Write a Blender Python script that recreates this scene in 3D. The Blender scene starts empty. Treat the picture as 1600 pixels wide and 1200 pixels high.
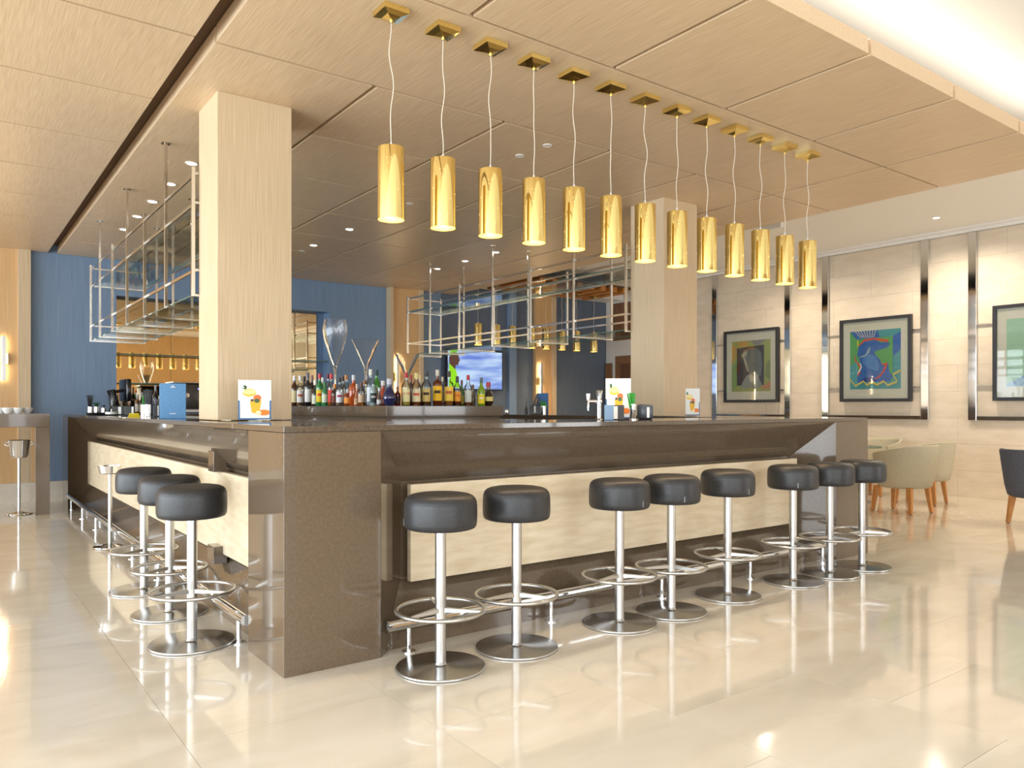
import bpy, bmesh, math, random
from mathutils import Vector, Matrix
random.seed(7)
PI = math.pi
S = bpy.context.scene
COL = S.collection
# ---------------------------------------------------------------- camera
YAW = 0.6389; FPX = 1198.95; HOR = 636.64; CX, CY, CZ = -1.2147, -3.3285, 1.2
cam = bpy.data.cameras.new('camera'); co = bpy.data.objects.new('camera', cam); COL.objects.link(co)
co.location = (CX, CY, CZ); co.rotation_euler = (PI/2, 0, -YAW)
cam.sensor_width = 36; cam.lens = FPX*36/1600; cam.shift_y = (HOR-600)/1600; cam.clip_end = 100
S.camera = co
# ---------------------------------------------------------------- view + world
S.view_settings.view_transform = 'Standard'; S.view_settings.look = 'None'
S.view_settings.gamma = 1; S.view_settings.use_curve_mapping = False
S.view_settings.exposure = 0.28
S.cycles.max_bounces = 9; S.cycles.diffuse_bounces = 4; S.cycles.glossy_bounces = 5
S.cycles.transmission_bounces = 8; S.cycles.transparent_max_bounces = 16
S.cycles.caustics_reflective = False; S.cycles.caustics_refractive = False
S.cycles.sample_clamp_indirect = 6
W = bpy.data.worlds.new('daylight'); S.world = W; W.use_nodes = True
W.node_tree.nodes['Background'].inputs[0].default_value = (0.86, 0.93, 1, 1)
W.node_tree.nodes['Background'].inputs[1].default_value = 1.0
# ---------------------------------------------------------------- daylight through the windows
def area(name, loc, rot, sx, sy, power, col):
    l = bpy.data.lights.new(name, 'AREA'); l.shape = 'RECTANGLE'; l.size = sx; l.size_y = sy
    l.energy = power; l.color = col
    o = bpy.data.objects.new(name, l); COL.objects.link(o); o.location = loc; o.rotation_euler = rot
    return o
DAYL = (0.83, 0.915, 1.0)
WINL = [(-5.6, 2.2), (-2.6, 2.2), (0.4, 2.2), (3.4, 2.2), (6.4, 2.2)]      # window centres along the left wall
WINF = [-4.6, -1.6, 1.4, 7.85]                                # along the wall behind the camera; last one added to brighten the right side
XL, YF = -6.5, -7.5
for i, (y, w) in enumerate(WINL):
    area('window_daylight', (XL-0.12, y, 1.65), (0, -PI/2, 0), 2.9, 2.5, 225, DAYL)
for i, x in enumerate(WINF):
    area('window_daylight', (x, YF-0.12, 1.65), (PI/2, 0, 0), 2.5, 2.9, 90 if x < 5 else 120, (0.97, 0.98, 1))  # rightmost one is extra light for the right-hand zone
WARM = (1.0, 0.72, 0.42)

# ---------------------------------------------------------------- projection helpers (pixel of the photograph -> point)
cs, sn = math.cos(YAW), math.sin(YAW)
def ray(x, y):
    r = (x-800)/FPX; return cs*r+sn, -sn*r+cs, (HOR-y)/FPX
def atX(x, X):
    a, b, u = ray(x, HOR); w = (X-CX)/a; return CY+b*w, w          # Y, depth
def atY(x, Y):
    a, b, u = ray(x, HOR); w = (Y-CY)/b; return CX+a*w, w          # X, depth
def zat(y, w): return 1.2+(HOR-y)/FPX*w
def pix(X, Y, Z):
    a = X-CX; b = Y-CY; w = sn*a+cs*b
    return 800+FPX*(cs*a-sn*b)/w, HOR-FPX*(Z-1.2)/w, w

# ---------------------------------------------------------------- materials
def srgb(r, g, b):
    f = lambda c: (c/255/12.92) if c/255 <= 0.04045 else ((c/255+0.055)/1.055)**2.4
    return (f(r), f(g), f(b), 1)
def new(name):
    m = bpy.data.materials.new(name); m.use_nodes = True
    return m, m.node_tree, m.node_tree.nodes['Principled BSDF']
def P(name, col, rough=0.5, metal=0.0, **kw):
    m, t, b = new(name)
    b.inputs['Base Color'].default_value = col; b.inputs['Roughness'].default_value = rough
    b.inputs['Metallic'].default_value = metal
    for k, v in kw.items(): b.inputs[k.replace('_', ' ')].default_value = v
    return m
def noise_mix(name, c1, c2, scale, rough=0.5, detail=4, lo=0.35, hi=0.65, metal=0, bump=0, coords='Object', nscale=1.0, rvar=0, **kw):
    m, t, b = new(name); N = t.nodes; L = t.links
    tc = N.new('ShaderNodeTexCoord'); mp = N.new('ShaderNodeMapping'); mp.inputs['Scale'].default_value = scale
    nz = N.new('ShaderNodeTexNoise'); nz.inputs['Scale'].default_value = nscale; nz.inputs['Detail'].default_value = detail
    rp = N.new('ShaderNodeValToRGB'); rp.color_ramp.elements[0].position = lo; rp.color_ramp.elements[1].position = hi
    rp.color_ramp.elements[0].color = c1; rp.color_ramp.elements[1].color = c2
    if coords == 'World':
        g = N.new('ShaderNodeNewGeometry'); L.new(g.outputs['Position'], mp.inputs[0])
    else: L.new(tc.outputs[coords], mp.inputs[0])
    L.new(mp.outputs[0], nz.inputs[0]); L.new(nz.outputs[0], rp.inputs[0]); L.new(rp.outputs[0], b.inputs['Base Color'])
    b.inputs['Roughness'].default_value = rough; b.inputs['Metallic'].default_value = metal
    if bump:
        bp = N.new('ShaderNodeBump'); bp.inputs['Strength'].default_value = bump; bp.inputs['Distance'].default_value = 0.002
        L.new(nz.outputs[0], bp.inputs['Height']); L.new(bp.outputs[0], b.inputs['Normal'])
    for k, v in kw.items(): b.inputs[k.replace('_', ' ')].default_value = v
    return m
def emit(name, col, s):
    m, t, b = new(name); b.inputs['Base Color'].default_value = (0, 0, 0, 1)
    b.inputs['Emission Color'].default_value = col; b.inputs['Emission Strength'].default_value = s
    return m
def thin_glass(name, tint=(0.93, 0.97, 0.95, 1), gl=1.0):
    m, t, b = new(name); N = t.nodes; L = t.links; N.remove(b)
    tr = N.new('ShaderNodeBsdfTransparent'); tr.inputs[0].default_value = tint
    g = N.new('ShaderNodeBsdfGlossy'); g.inputs['Roughness'].default_value = 0.02
    fr = N.new('ShaderNodeFresnel'); fr.inputs[0].default_value = 1.45
    mu = N.new('ShaderNodeMath'); mu.operation = 'MULTIPLY'; mu.inputs[1].default_value = gl
    mx = N.new('ShaderNodeMixShader'); L.new(fr.outputs[0], mu.inputs[0]); L.new(mu.outputs[0], mx.inputs[0])
    L.new(tr.outputs[0], mx.inputs[1]); L.new(g.outputs[0], mx.inputs[2])
    L.new(mx.outputs[0], N['Material Output'].inputs[0])
    return m
WA, WB = srgb(196, 164, 126), srgb(219, 190, 152)
M = {}
M['wood_v'] = noise_mix('oak_vertical', srgb(198, 174, 140), srgb(215, 193, 160), (260, 260, 2.5), 0.42, 3, 0.38, 0.62, bump=0.15)
M['wood_c'] = noise_mix('oak_ceiling', srgb(211, 182, 146), srgb(229, 203, 169), (230, 4, 230), 0.38, 3, 0.36, 0.64, bump=0.1)
M['wood_warm'] = noise_mix('oak_wall', srgb(206, 164, 112), srgb(224, 184, 132), (200, 200, 2.2), 0.45, 3, 0.38, 0.62, bump=0.1)
M['wood_back'] = P('ceiling_void_board', srgb(98, 72, 48), 0.7)
M['stone'] = noise_mix('brown_quartz', srgb(98, 83, 67), srgb(109, 93, 76), (60, 60, 60), 0.11, 4, 0.3, 0.7, Coat_Weight=0.5, Coat_Roughness=0.02)
M['stone_top'] = noise_mix('polished_quartz_top', srgb(84, 73, 62), srgb(98, 86, 74), (60, 60, 60), 0.06, 6, 0.35, 0.62, Coat_Weight=0.6, Coat_Roughness=0.02)
M['trav'] = noise_mix('travertine', srgb(216, 194, 158), srgb(240, 224, 196), (3.2, 3.2, 17), 0.3, 8, 0.25, 0.75, nscale=1.6)
M['blue'] = noise_mix('blue_textured_wallcovering', srgb(114, 138, 168), srgb(130, 153, 181), (150, 150, 1.5), 0.55, 3, 0.35, 0.65, bump=0.2)
M['darkblue'] = noise_mix('dark_blue_wallcovering', srgb(88, 101, 119), srgb(102, 115, 132), (150, 150, 1.5), 0.55, 3, 0.35, 0.65, bump=0.2)
M['white'] = P('white_paint', srgb(246, 244, 240), 0.6)
M['wallwhite'] = P('off_white_wall_paint', srgb(222, 218, 210), 0.6)
M['baseb'] = noise_mix('cream_marble_skirting', srgb(214, 202, 184), srgb(232, 222, 206), (3, 3, 3), 0.25)
M['limestone'] = noise_mix('beige_limestone', srgb(214, 199, 177), srgb(230, 216, 196), (1.6, 1.6, 5), 0.42, 9, 0.25, 0.75, nscale=2.2, coords='World')
M['chrome'] = P('polished_chrome', (0.78, 0.79, 0.8, 1), 0.06, 1)
M['rackm'] = P('rack_polished_steel', (0.72, 0.7, 0.67, 1), 0.16, 1)
M['steel'] = P('satin_steel', (0.52, 0.51, 0.49, 1), 0.33, 1)
M['basem'] = noise_mix('brushed_steel_plate', (0.32, 0.31, 0.3, 1), (0.5, 0.49, 0.48, 1), (2, 2, 2), 0.17, 3, metal=1)
M['gold'] = P('polished_gold', (1.0, 0.80, 0.32, 1), 0.06, 1)
M['goldin'] = P('gold_lining', (0.95, 0.66, 0.16, 1), 0.35)
M['leather'] = noise_mix('black_leather', srgb(38, 38, 40), srgb(48, 48, 50), (90, 90, 90), 0.42, 5, bump=0.25)
M['black'] = P('black_plastic', srgb(24, 24, 26), 0.3)
M['blackg'] = P('black_gloss', srgb(16, 17, 22), 0.08)
M['frameb'] = P('black_picture_frame', srgb(36, 36, 40), 0.35)
M['mat'] = P('cream_passepartout', srgb(232, 226, 208), 0.8)
M['beige'] = noise_mix('beige_woven_fabric', srgb(172, 164, 140), srgb(196, 188, 164), (160, 160, 160), 0.9, 4, bump=0.4)
M['grey'] = noise_mix('charcoal_woven_fabric', srgb(66, 68, 78), srgb(92, 94, 104), (140, 140, 140), 0.9, 4, bump=0.4)
M['oakleg'] = noise_mix('oak_leg', srgb(186, 124, 66), srgb(206, 146, 84), (60, 60, 4), 0.4)
M['glassy'] = thin_glass('clear_glass')
M['shelfg'] = thin_glass('shelf_glass', (0.93, 0.97, 0.95, 1), 0.45)
M['edgeg'] = P('glass_edge', srgb(70, 108, 98), 0.1)
M['winglass'] = thin_glass('window_glass', (0.97, 0.98, 0.98, 1), 0.6)
M['mirror'] = P('bronze_mirror', (0.82, 0.68, 0.46, 1), 0.015, 1)
M['cable'] = P('clear_cable', srgb(226, 214, 196), 0.35)
M['cup'] = P('white_porcelain', srgb(238, 238, 236), 0.15)
M['bulb'] = emit('warm_bulb', (1, 0.86, 0.6, 1), 45)
M['perf'] = emit('lit_perforation', (1, 0.85, 0.45, 1), 2.2)
M['dl'] = emit('downlight_lens', (1, 0.93, 0.82, 1), 16)
M['cove'] = emit('cove_led', (1, 0.9, 0.7, 1), 3)
M['sconce'] = emit('sconce_lens', (1, 0.84, 0.55, 1), 14)
M['dlring'] = P('downlight_ring_white', srgb(235, 230, 222), 0.4)
M['menu'] = noise_mix('blue_menu_leather', srgb(86, 140, 190), srgb(100, 152, 200), (80, 80, 80), 0.5)
M['paper'] = P('white_card', srgb(238, 238, 234), 0.5)
M['bluep'] = P('blue_card_holder', srgb(52, 106, 156), 0.4)
M['yellow'] = P('yellow_packet', srgb(240, 214, 20), 0.5)
M['green'] = P('green_straw', srgb(52, 150, 50), 0.4)
M['plant'] = P('dark_green_leaf', srgb(50, 100, 46), 0.5)
M['red'] = P('red_plastic', srgb(196, 30, 36), 0.3)
M['doorw'] = noise_mix('brown_door_wood', srgb(112, 78, 52), srgb(136, 98, 66), (80, 80, 3), 0.4)
M['orangew'] = noise_mix('orange_slat_wood', srgb(176, 112, 50), srgb(200, 136, 66), (80, 3, 80), 0.45)
def cm(r, g, b, rough=0.4, **k):
    key = 'c%d_%d_%d_%d' % (r, g, b, rough*100)
    if key not in M: M[key] = P('colour_%d_%d_%d' % (r, g, b), srgb(r, g, b), rough, **k)
    return M[key]
def floor_material():
    m, t, b = new('polished_cream_marble'); N = t.nodes; L = t.links
    g = N.new('ShaderNodeNewGeometry'); oi = N.new('ShaderNodeObjectInfo')
    off = N.new('ShaderNodeVectorMath'); off.operation = 'SCALE'
    cb = N.new('ShaderNodeCombineXYZ')
    L.new(oi.outputs['Random'], cb.inputs[0]); L.new(oi.outputs['Random'], cb.inputs[2])
    L.new(cb.outputs[0], off.inputs[0]); off.inputs['Scale'].default_value = 17
    ad = N.new('ShaderNodeVectorMath'); L.new(g.outputs['Position'], ad.inputs[0]); L.new(off.outputs[0], ad.inputs[1])
    mp = N.new('ShaderNodeMapping'); mp.inputs['Scale'].default_value = (0.9, 2.4, 1); mp.inputs['Rotation'].default_value = (0, 0, 0.5)
    L.new(ad.outputs[0], mp.inputs[0])
    n1 = N.new('ShaderNodeTexNoise'); n1.inputs['Scale'].default_value = 1.6; n1.inputs['Detail'].default_value = 8; n1.inputs['Distortion'].default_value = 0.8
    L.new(mp.outputs[0], n1.inputs[0])
    rp = N.new('ShaderNodeValToRGB'); e = rp.color_ramp.elements
    e[0].position = 0.3; e[0].color = srgb(212, 201, 184); e[1].position = 0.72; e[1].color = srgb(229, 220, 206)
    q = e.new(0.5); q.color = srgb(222, 211, 194)
    L.new(n1.outputs[0], rp.inputs[0]); L.new(rp.outputs[0], b.inputs['Base Color'])
    n2 = N.new('ShaderNodeTexNoise'); n2.inputs['Scale'].default_value = 3; L.new(ad.outputs[0], n2.inputs[0])
    mr = N.new('ShaderNodeMapRange'); mr.inputs[3].default_value = 0.07; mr.inputs[4].default_value = 0.13
    L.new(n2.outputs[0], mr.inputs[0]); L.new(mr.outputs[0], b.inputs['Roughness'])
    n3 = N.new('ShaderNodeTexNoise'); n3.inputs['Scale'].default_value = 7; L.new(ad.outputs[0], n3.inputs[0])
    bp = N.new('ShaderNodeBump'); bp.inputs['Strength'].default_value = 0.04; bp.inputs['Distance'].default_value = 0.01
    L.new(n3.outputs[0], bp.inputs['Height']); L.new(bp.outputs[0], b.inputs['Normal'])
    b.inputs['Coat Weight'].default_value = 0.6; b.inputs['Coat Roughness'].default_value = 0.03
    return m
M['floor'] = floor_material(); M['grout'] = P('tile_joint', srgb(214, 202, 184), 0.6)

# ---------------------------------------------------------------- mesh builder
class MB:
    def __init__(s): s.b = bmesh.new(); s.mi = 0
    def face(s, vs, mi=None):
        f = s.b.faces.new(vs); f.material_index = s.mi if mi is None else mi; return f
    def poly(s, pts, mi=None): return s.face([s.b.verts.new(p) for p in pts], mi)
    def box(s, x0, x1, y0, y1, z0, z1, bev=0):
        v = [s.b.verts.new(p) for p in [(x0,y0,z0),(x1,y0,z0),(x1,y1,z0),(x0,y1,z0),(x0,y0,z1),(x1,y0,z1),(x1,y1,z1),(x0,y1,z1)]]
        fs = [s.face([v[i] for i in q]) for q in [(0,3,2,1),(4,5,6,7),(0,1,5,4),(1,2,6,5),(2,3,7,6),(3,0,4,7)]]
        if bev:
            es = list({e for f in fs for e in f.edges})
            bmesh.ops.bevel(s.b, geom=es, offset=bev, segments=2, affect='EDGES', profile=0.5, material=s.mi)
        return s
    def lathe(s, prof, c=(0,0,0), n=24, axis='z', cap=True):
        rings = []
        for r, h in prof:
            ring = []
            for i in range(n):
                a = 2*PI*i/n; x, y = r*math.cos(a), r*math.sin(a)
                p = (x, y, h) if axis == 'z' else ((h, x, y) if axis == 'x' else (y, h, x))
                ring.append(s.b.verts.new((c[0]+p[0], c[1]+p[1], c[2]+p[2])))
            rings.append(ring)
        for a, b in zip(rings, rings[1:]):
            for i in range(n):
                j = (i+1) % n; s.face([a[i], a[j], b[j], b[i]])
        if cap:
            s.face(rings[0][::-1]); s.face(rings[-1])
        return s
    def cyl(s, r, z0, z1, c=(0,0,0), n=24, axis='z'): return s.lathe([(r, z0), (r, z1)], c, n, axis)
    def tube(s, pts, r, n=8, closed=False):
        pts = [Vector(p) for p in pts]; m = len(pts); rings = []; up = None
        for i, p in enumerate(pts):
            if closed: d = pts[(i+1) % m]-pts[i-1]
            else: d = pts[min(i+1, m-1)]-pts[max(i-1, 0)]
            d.normalize()
            if up is None: up = Vector((0, 0, 1)) if abs(d.z) < 0.9 else Vector((1, 0, 0))
            a = d.cross(up).normalized(); b = a.cross(d).normalized(); up = b
            rr = r[i] if isinstance(r, (list, tuple)) else r
            rings.append([s.b.verts.new(p+a*rr*math.cos(2*PI*k/n)+b*rr*math.sin(2*PI*k/n)) for k in range(n)])
        for i in range(m if closed else m-1):
            A, B = rings[i], rings[(i+1) % m]
            for k in range(n): s.face([A[k], A[(k+1) % n], B[(k+1) % n], B[k]])
        if not closed: s.face(rings[0][::-1]); s.face(rings[-1])
        return s
    def build(s, name, mats, parent=None, smooth=None, loc=None, rz=0, bevel=0):
        bmesh.ops.recalc_face_normals(s.b, faces=s.b.faces)
        me = bpy.data.meshes.new(name); s.b.to_mesh(me); s.b.free()
        for m in (mats if isinstance(mats, list) else [mats]): me.materials.append(M[m] if isinstance(m, str) else m)
        if smooth is not None:
            for p in me.polygons: p.use_smooth = True
            me.set_sharp_from_angle(angle=math.radians(smooth))
        o = bpy.data.objects.new(name, me); COL.objects.link(o)
        if parent: o.parent = parent
        if loc: o.location = loc
        if rz: o.rotation_euler.z = rz
        if bevel:
            b = o.modifiers.new('bevel', 'BEVEL'); b.width = bevel; b.segments = 2; b.limit_method = 'ANGLE'
        return o
def flip(o):
    me = o.data; me.flip_normals(); return o
def empty(name, loc=(0,0,0), rz=0):
    o = bpy.data.objects.new(name, None); COL.objects.link(o); o.location = loc; o.rotation_euler.z = rz
    o.empty_display_size = 0.1; return o
def tag(o, label, cat, group=None):
    o['label'] = label; o['category'] = cat
    if group: o['group'] = group
    return o
def struct(o): o['kind'] = 'structure'; return o
def dup(root, loc, rz=None, label=None):
    def cp(o, par):
        c = o.copy(); COL.objects.link(c)
        if par: c.parent = par
        for ch in list(o.children): cp(ch, c)
        return c
    kids = list(root.children)
    r = root.copy(); COL.objects.link(r); r.location = loc
    if rz is not None: r.rotation_euler.z = rz
    for ch in kids: cp(ch, r)
    if label: r['label'] = label
    return r
def lamp(name, loc, parent, energy, col, kind='SPOT', size=1.6, blend=0.6, rad=0.03, rot=(0,0,0)):
    l = bpy.data.lights.new(name, kind); l.energy = energy; l.color = col; l.shadow_soft_size = rad
    if kind == 'SPOT': l.spot_size = size; l.spot_blend = blend
    o = bpy.data.objects.new(name, l); COL.objects.link(o); o.location = loc; o.rotation_euler = rot
    if parent: o.parent = parent
    return o

# ================================================================= FLOOR
fl = struct(MB().box(XL-0.2, 10.1, YF-0.2, 8.6, -0.1, -0.003).build('floor', 'grout'))
TX, TY = 0.8, 0.86; far = MB(); tile_mesh = None
tm = MB().box(-TX/2+0.001, TX/2-0.001, -TY/2+0.001, TY/2-0.001, -0.003, 0.0)
first = tm.build('tile', 'floor', fl)
used = False
for i in range(-9, 13):
    x = 0.277+TX/2+i*TX
    for j in range(-9, 11):
        y = -0.45-TY/2+j*TY+(0.43 if i % 2 == 0 else 0)
        if x-TX/2 < XL or x+TX/2 > 9.8 or y-TY/2 < YF or y+TY/2 > 8.3:
            far.box(max(x-TX/2+.001, XL), min(x+TX/2-.001, 9.8), max(y-TY/2+.001, YF), min(y+TY/2-.001, 8.3), -0.003, 0)
            continue
        inside = x-TX/2 > 0.3 and x+TX/2 < 4.6 and y-TY/2 > 0.3 and y+TY/2 < 7.4
        vis = False
        for dx in (-.4, .4):
            for dy in (-.43, .43):
                px, py, w = pix(x+dx, y+dy, 0)
                if 0.5 < w < 11.5 and -40 < px < 1640 and py < 1260: vis = True
        if vis and not inside:
            o = first if not used else first.copy()
            if used: COL.objects.link(o); o.parent = fl
            used = True; o.location = (x, y, 0)
        else: far.box(x-TX/2+.001, x+TX/2-.001, y-TY/2+.001, y+TY/2-.001, -0.003, 0)
fo = far.build('distant_tiles', 'floor', fl); fo['kind'] = 'stuff'

# ================================================================= WALLS
YB, XR, ZC = 8.2, 9.8, 3.6
NX0, NX1, NZ0, NZ1 = 0.68, 3.735, 1.13, 2.715          # mirror niche
wb = MB()
wb.box(XL, NX0, YB, YB+0.35, 0, ZC); wb.box(NX1, XR, YB, YB+0.35, 0, ZC)
wb.box(NX0, NX1, YB, YB+0.35, 0, NZ0); wb.box(NX0, NX1, YB, YB+0.35, NZ1, ZC); wb.box(NX0, NX1, YB+0.25, YB+0.35, NZ0, NZ1)
wall_back = struct(wb.build('wall_back', 'blue'))
def back_part(name, mat, x0, x1, z0, z1, d, bev=0, par=None):
    return MB().box(x0, x1, YB-d, YB-0.001, z0, z1, bev).build(name, mat, par or wall_back)
back_part('wood_cladding', 'wood_warm', XL, -0.45, 0.25, 3.4, 0.06)
back_part('wood_edge_strip', 'wood_v', -0.45, -0.31, 0.25, 3.4, 0.09, 0.003)
back_part('wood_pilaster', 'wood_warm', 4.79, 5.29, 0.25, 3.4, 0.10)
back_part('wood_edge_strip', 'wood_v', 4.735, 4.79, 0.25, 3.4, 0.16)
back_part('wood_edge_strip', 'wood_v', 5.29, 5.36, 0.25, 3.4, 0.16)
back_part('dark_blue_panel', 'darkblue', 5.80, 7.22, 0.25, 3.4, 0.02)
back_part('pale_blue_strip', 'blue', 7.22, 7.38, 0.25, 3.4, 0.10)
back_part('dark_blue_panel', 'darkblue', 7.38, 7.82, 0.25, 3.4, 0.02)
back_part('wood_pilaster', 'wood_warm', 7.84, 8.22, 0.25, 3.4, 0.10)
back_part('wood_edge_strip', 'wood_v', 8.22, 8.30, 0.25, 3.4, 0.16)
back_part('dark_blue_panel', 'darkblue', 8.30, 8.75, 0.25, 3.35, 0.06)
back_part('dark_blue_panel', 'darkblue', 8.75, 9.72, 0.25, 3.35, 0.02)
back_part('white_bulkhead', 'white', 6.05, XR, 3.35, ZC, 0.5)
struct(MB().box(XL, XR, YB-0.11, YB-0.001, 0, 0.25).build('baseboard_back', 'baseb'))
# niche mirrors and shelves
for k in range(4):
    a = NX0+0.01+(NX1-NX0-0.14)*k/4; b = NX0+0.01+(NX1-NX0-0.14)*(k+1)/4
    MB().box(a+0.002, b-0.002, YB+0.22, YB+0.245, NZ0+0.005, NZ1-0.005).build('mirror_panel', 'mirror', wall_back)
for z in (1.93, 1.53):
    g = MB().box(NX0+0.01, NX1-0.01, YB+0.03, YB+0.21, z-0.006, z+0.006).build('niche_shelf', 'shelfg', wall_back)
    MB().box(NX0+0.01, NX1-0.01, YB+0.024, YB+0.03, z-0.008, z+0.008).build('shelf_edge', 'edgeg', g)

# right wall: limestone courses, white part with doors at the far end
wr = struct(MB().box(XR+0.02, XR+0.25, YF, YB+0.3, 0, ZC).build('wall_right', 'wallwhite'))
z = 0.0; k = 0; LS0, LS1 = -2.2, 6.05
while z < 3.53:
    h = min(0.355, 3.53-z); y = LS0-(0.6 if k % 2 else 0)
    while y < LS1:
        a, b = max(y, LS0), min(y+1.2, LS1)
        if b-a > 0.05: MB().box(XR, XR+0.02, a+0.0008, b-0.0008, z+0.0008, z+h-0.0008).build('stone_panel', 'limestone', wr)
        y += 1.2
    z += 0.355; k += 1
MB().box(XR+0.0, XR+0.02, YF, LS0-0.002, 0, 3.53).build('wall_lining', 'limestone', wr)
struct(MB().box(XR-0.04, XR+0.02, YF, 6.05, 3.535, 3.575).box(XR-0.12, XR+0.02, YF, 6.05, 3.575, ZC).build('trim_1', 'white'))
MB().box(XR-0.06, XR+0.02, 6.06, YB-0.02, 0.0, ZC).build('painted_return', 'wallwhite', wr)
def door(n, y0, y1, z1, label=None):
    d = struct(MB().box(XR-0.10, XR-0.06, y0, y1, 0, z1).build('door_%d' % n, 'doorw'))
    MB().box(XR-0.12, XR-0.10, y0, y0+0.10, 0, z1).box(XR-0.12, XR-0.10, y1-0.10, y1, 0, z1).box(XR-0.12, XR-0.10, y0+0.1, y1-0.1, z1-0.12, z1).build('door_frame', M['orangew'] if 0 else 'doorw', d)
    for k in range(3):
        w = (y1-y0-0.24)/3
        MB().box(XR-0.108, XR-0.098, y0+0.12+k*w+0.02, y0+0.12+(k+1)*w-0.02, 0.1, z1-0.16).build('door_panel', cm(92, 62, 42), d)
    MB().box(XR-0.13, XR-0.108, y0+0.3, y0+0.36, 1.55, 1.78).build('door_plate', 'paper', d)
    return d
door(1, 6.75, 7.85, 2.23); door(2, 8.0, 8.19, 2.12) if False else None
d2 = struct(MB().box(XR-0.12, XR-0.08, 7.98, 8.14, 0, 2.1).build('door_2', 'doorw'))
MB().box(XR-0.08, XR-0.06, 6.75, 7.95, 2.55, 3.3).build('transom_panel', 'doorw', wr)

# left wall with windows, wall behind the camera with windows
def win_wall(name, axis, fixed, centres, lo, hi, wz0, wz1, n0):
    b = MB(); hw = 1.25; cur = lo
    def seg(a, c, z0, z1):
        if axis == 'x': b.box(fixed-0.2, fixed, a, c, z0, z1)
        else: b.box(a, c, fixed-0.2, fixed, z0, z1)
    for c in centres: seg(cur, c-hw, 0, ZC); seg(c-hw, c+hw, 0, wz0); seg(c-hw, c+hw, wz1, ZC); cur = c+hw
    seg(cur, hi, 0, ZC)
    w = struct(b.build(name, 'wallwhite'))
    w.name = name
    for i, c in enumerate(centres):
        f = MB()
        def bar(a, d, z0, z1):
            if axis == 'x': f.box(fixed-0.1, fixed-0.04, a, d, z0, z1)
            else: f.box(a, d, fixed-0.1, fixed-0.04, z0, z1)
        bar(c-hw, c-hw+0.06, wz0, wz1); bar(c+hw-0.06, c+hw, wz0, wz1); bar(c-hw+.06, c+hw-.06, wz0, wz0+0.06); bar(c-hw+.06, c+hw-.06, wz1-0.06, wz1)
        bar(c-0.03, c+0.03, wz0+.06, wz1-.06)
        o = struct(f.build('window_%d' % (n0+i), cm(70, 70, 74)))
        for s_ in (-1, 1):
            g = MB(); a, d = sorted((c+s_*0.03, c+s_*(hw-0.06)))
            if axis == 'x': g.box(fixed-0.075, fixed-0.065, a, d, wz0+.06, wz1-.06)
            else: g.box(a, d, fixed-0.075, fixed-0.065, wz0+.06, wz1-.06)
            g.build('pane', 'winglass', o)
win_wall('wall_left', 'x', XL, [c for c, w in WINL], YF, YB, 0.1, 3.2, 1)
win_wall('wall_front', 'y', YF, WINF, XL, XR, 0.1, 3.2, 6)  # last window is unseen, added for light on the right
MB().box(2.9, 6.5, YF+0.001, YF+0.05, 0.0, ZC-0.01).build('wood_cladding', 'wood_warm', bpy.data.objects['wall_front'])

# ================================================================= CEILING
ceil = struct(MB().box(XL-0.2, XR+0.25, YF-0.2, YB+0.35, ZC, ZC+0.1).build('ceiling', 'white'))
PZ0, PZ1 = 3.192, 3.285
def panel(x0, x1, y0, y1):
    g = 0.011
    MB().box(x0+0.016, x1-0.016, y0+g, y1-g, PZ0, PZ1).build('ceiling_panel', 'wood_c', ceil)
XS = [-0.03, 0.945, 1.94, 2.95, 3.96, 5.04, 6.05]
YS = [1.0, 2.035, 3.08, 4.11, 5.145, 6.17, 7.185, 8.19]
panel(-0.03, 5.035, -0.06, 1.0); panel(5.035, 6.05, -0.06, 1.0)
xa = [-0.03, 0.945, 1.95, 2.985, 4.02, 5.05, 6.06]
for a, b in zip(xa, xa[1:]): panel(a, b, -1.07, -0.06)
for ci, (a, b) in enumerate(zip(XS, XS[1:])):
    if ci in (0, 4):
        panel(a, b, 1.0, 6.17); panel(a, b, 6.17, 7.185); panel(a, b, 7.185, 8.19)
    else:
        for c, d in zip(YS, YS[1:]): panel(a, b, c, d)
for c, d in zip([-1.07, -0.06]+YS, [-0.06]+YS): panel(-3.4, -0.108, c, d)
MB().box(-3.4, 6.02, -1.0, 8.19, 3.30, 3.312).build('backing_board', 'wood_back', ceil)
# hanging battens carrying the canopy
for x in (-2, 1.5, 5.5):
    for y in (0.5, 4, 7.5): MB().box(x-0.02, x+0.02, y-0.02, y+0.02, 3.312, ZC).build('hanger', 'steel', ceil)
cv = empty('cove_light_strip', (1.3, -0.97, 3.32))
MB().box(-4.6, 4.6, -0.03, 0.03, -0.005, 0.01).build('led_lens', 'cove', cv)
tag(cv, 'long warm cove light strip hidden on top of the wood ceiling edge', 'light strip')
l = area('cove_glow', (0, 0, 0.02), (PI, 0, 0), 9.2, 0.08, 13, (1, 0.88, 0.7)); l.parent = cv
# slatted orange wood soffit past the canopy, with small discs
sl = empty('slatted_soffit', (7.6, 7.3, 3.3))
for k in range(10):
    MB().box(-1.3+k*0.28, -1.3+k*0.28+0.12, -0.55, 0.6, 0.0, 0.09).build('slat', 'orangew', sl)
MB().box(-1.4, 1.5, -0.6, 0.65, 0.09, 0.11).build('soffit_board', 'wood_back', sl)
for x in (-1.2, 1.3): MB().box(x-.02, x+.02, -0.02, 0.02, 0.11, 0.3).build('hanger', 'steel', sl)
tag(sl, 'slatted orange wood soffit over the far right pendants', 'soffit')

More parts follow.
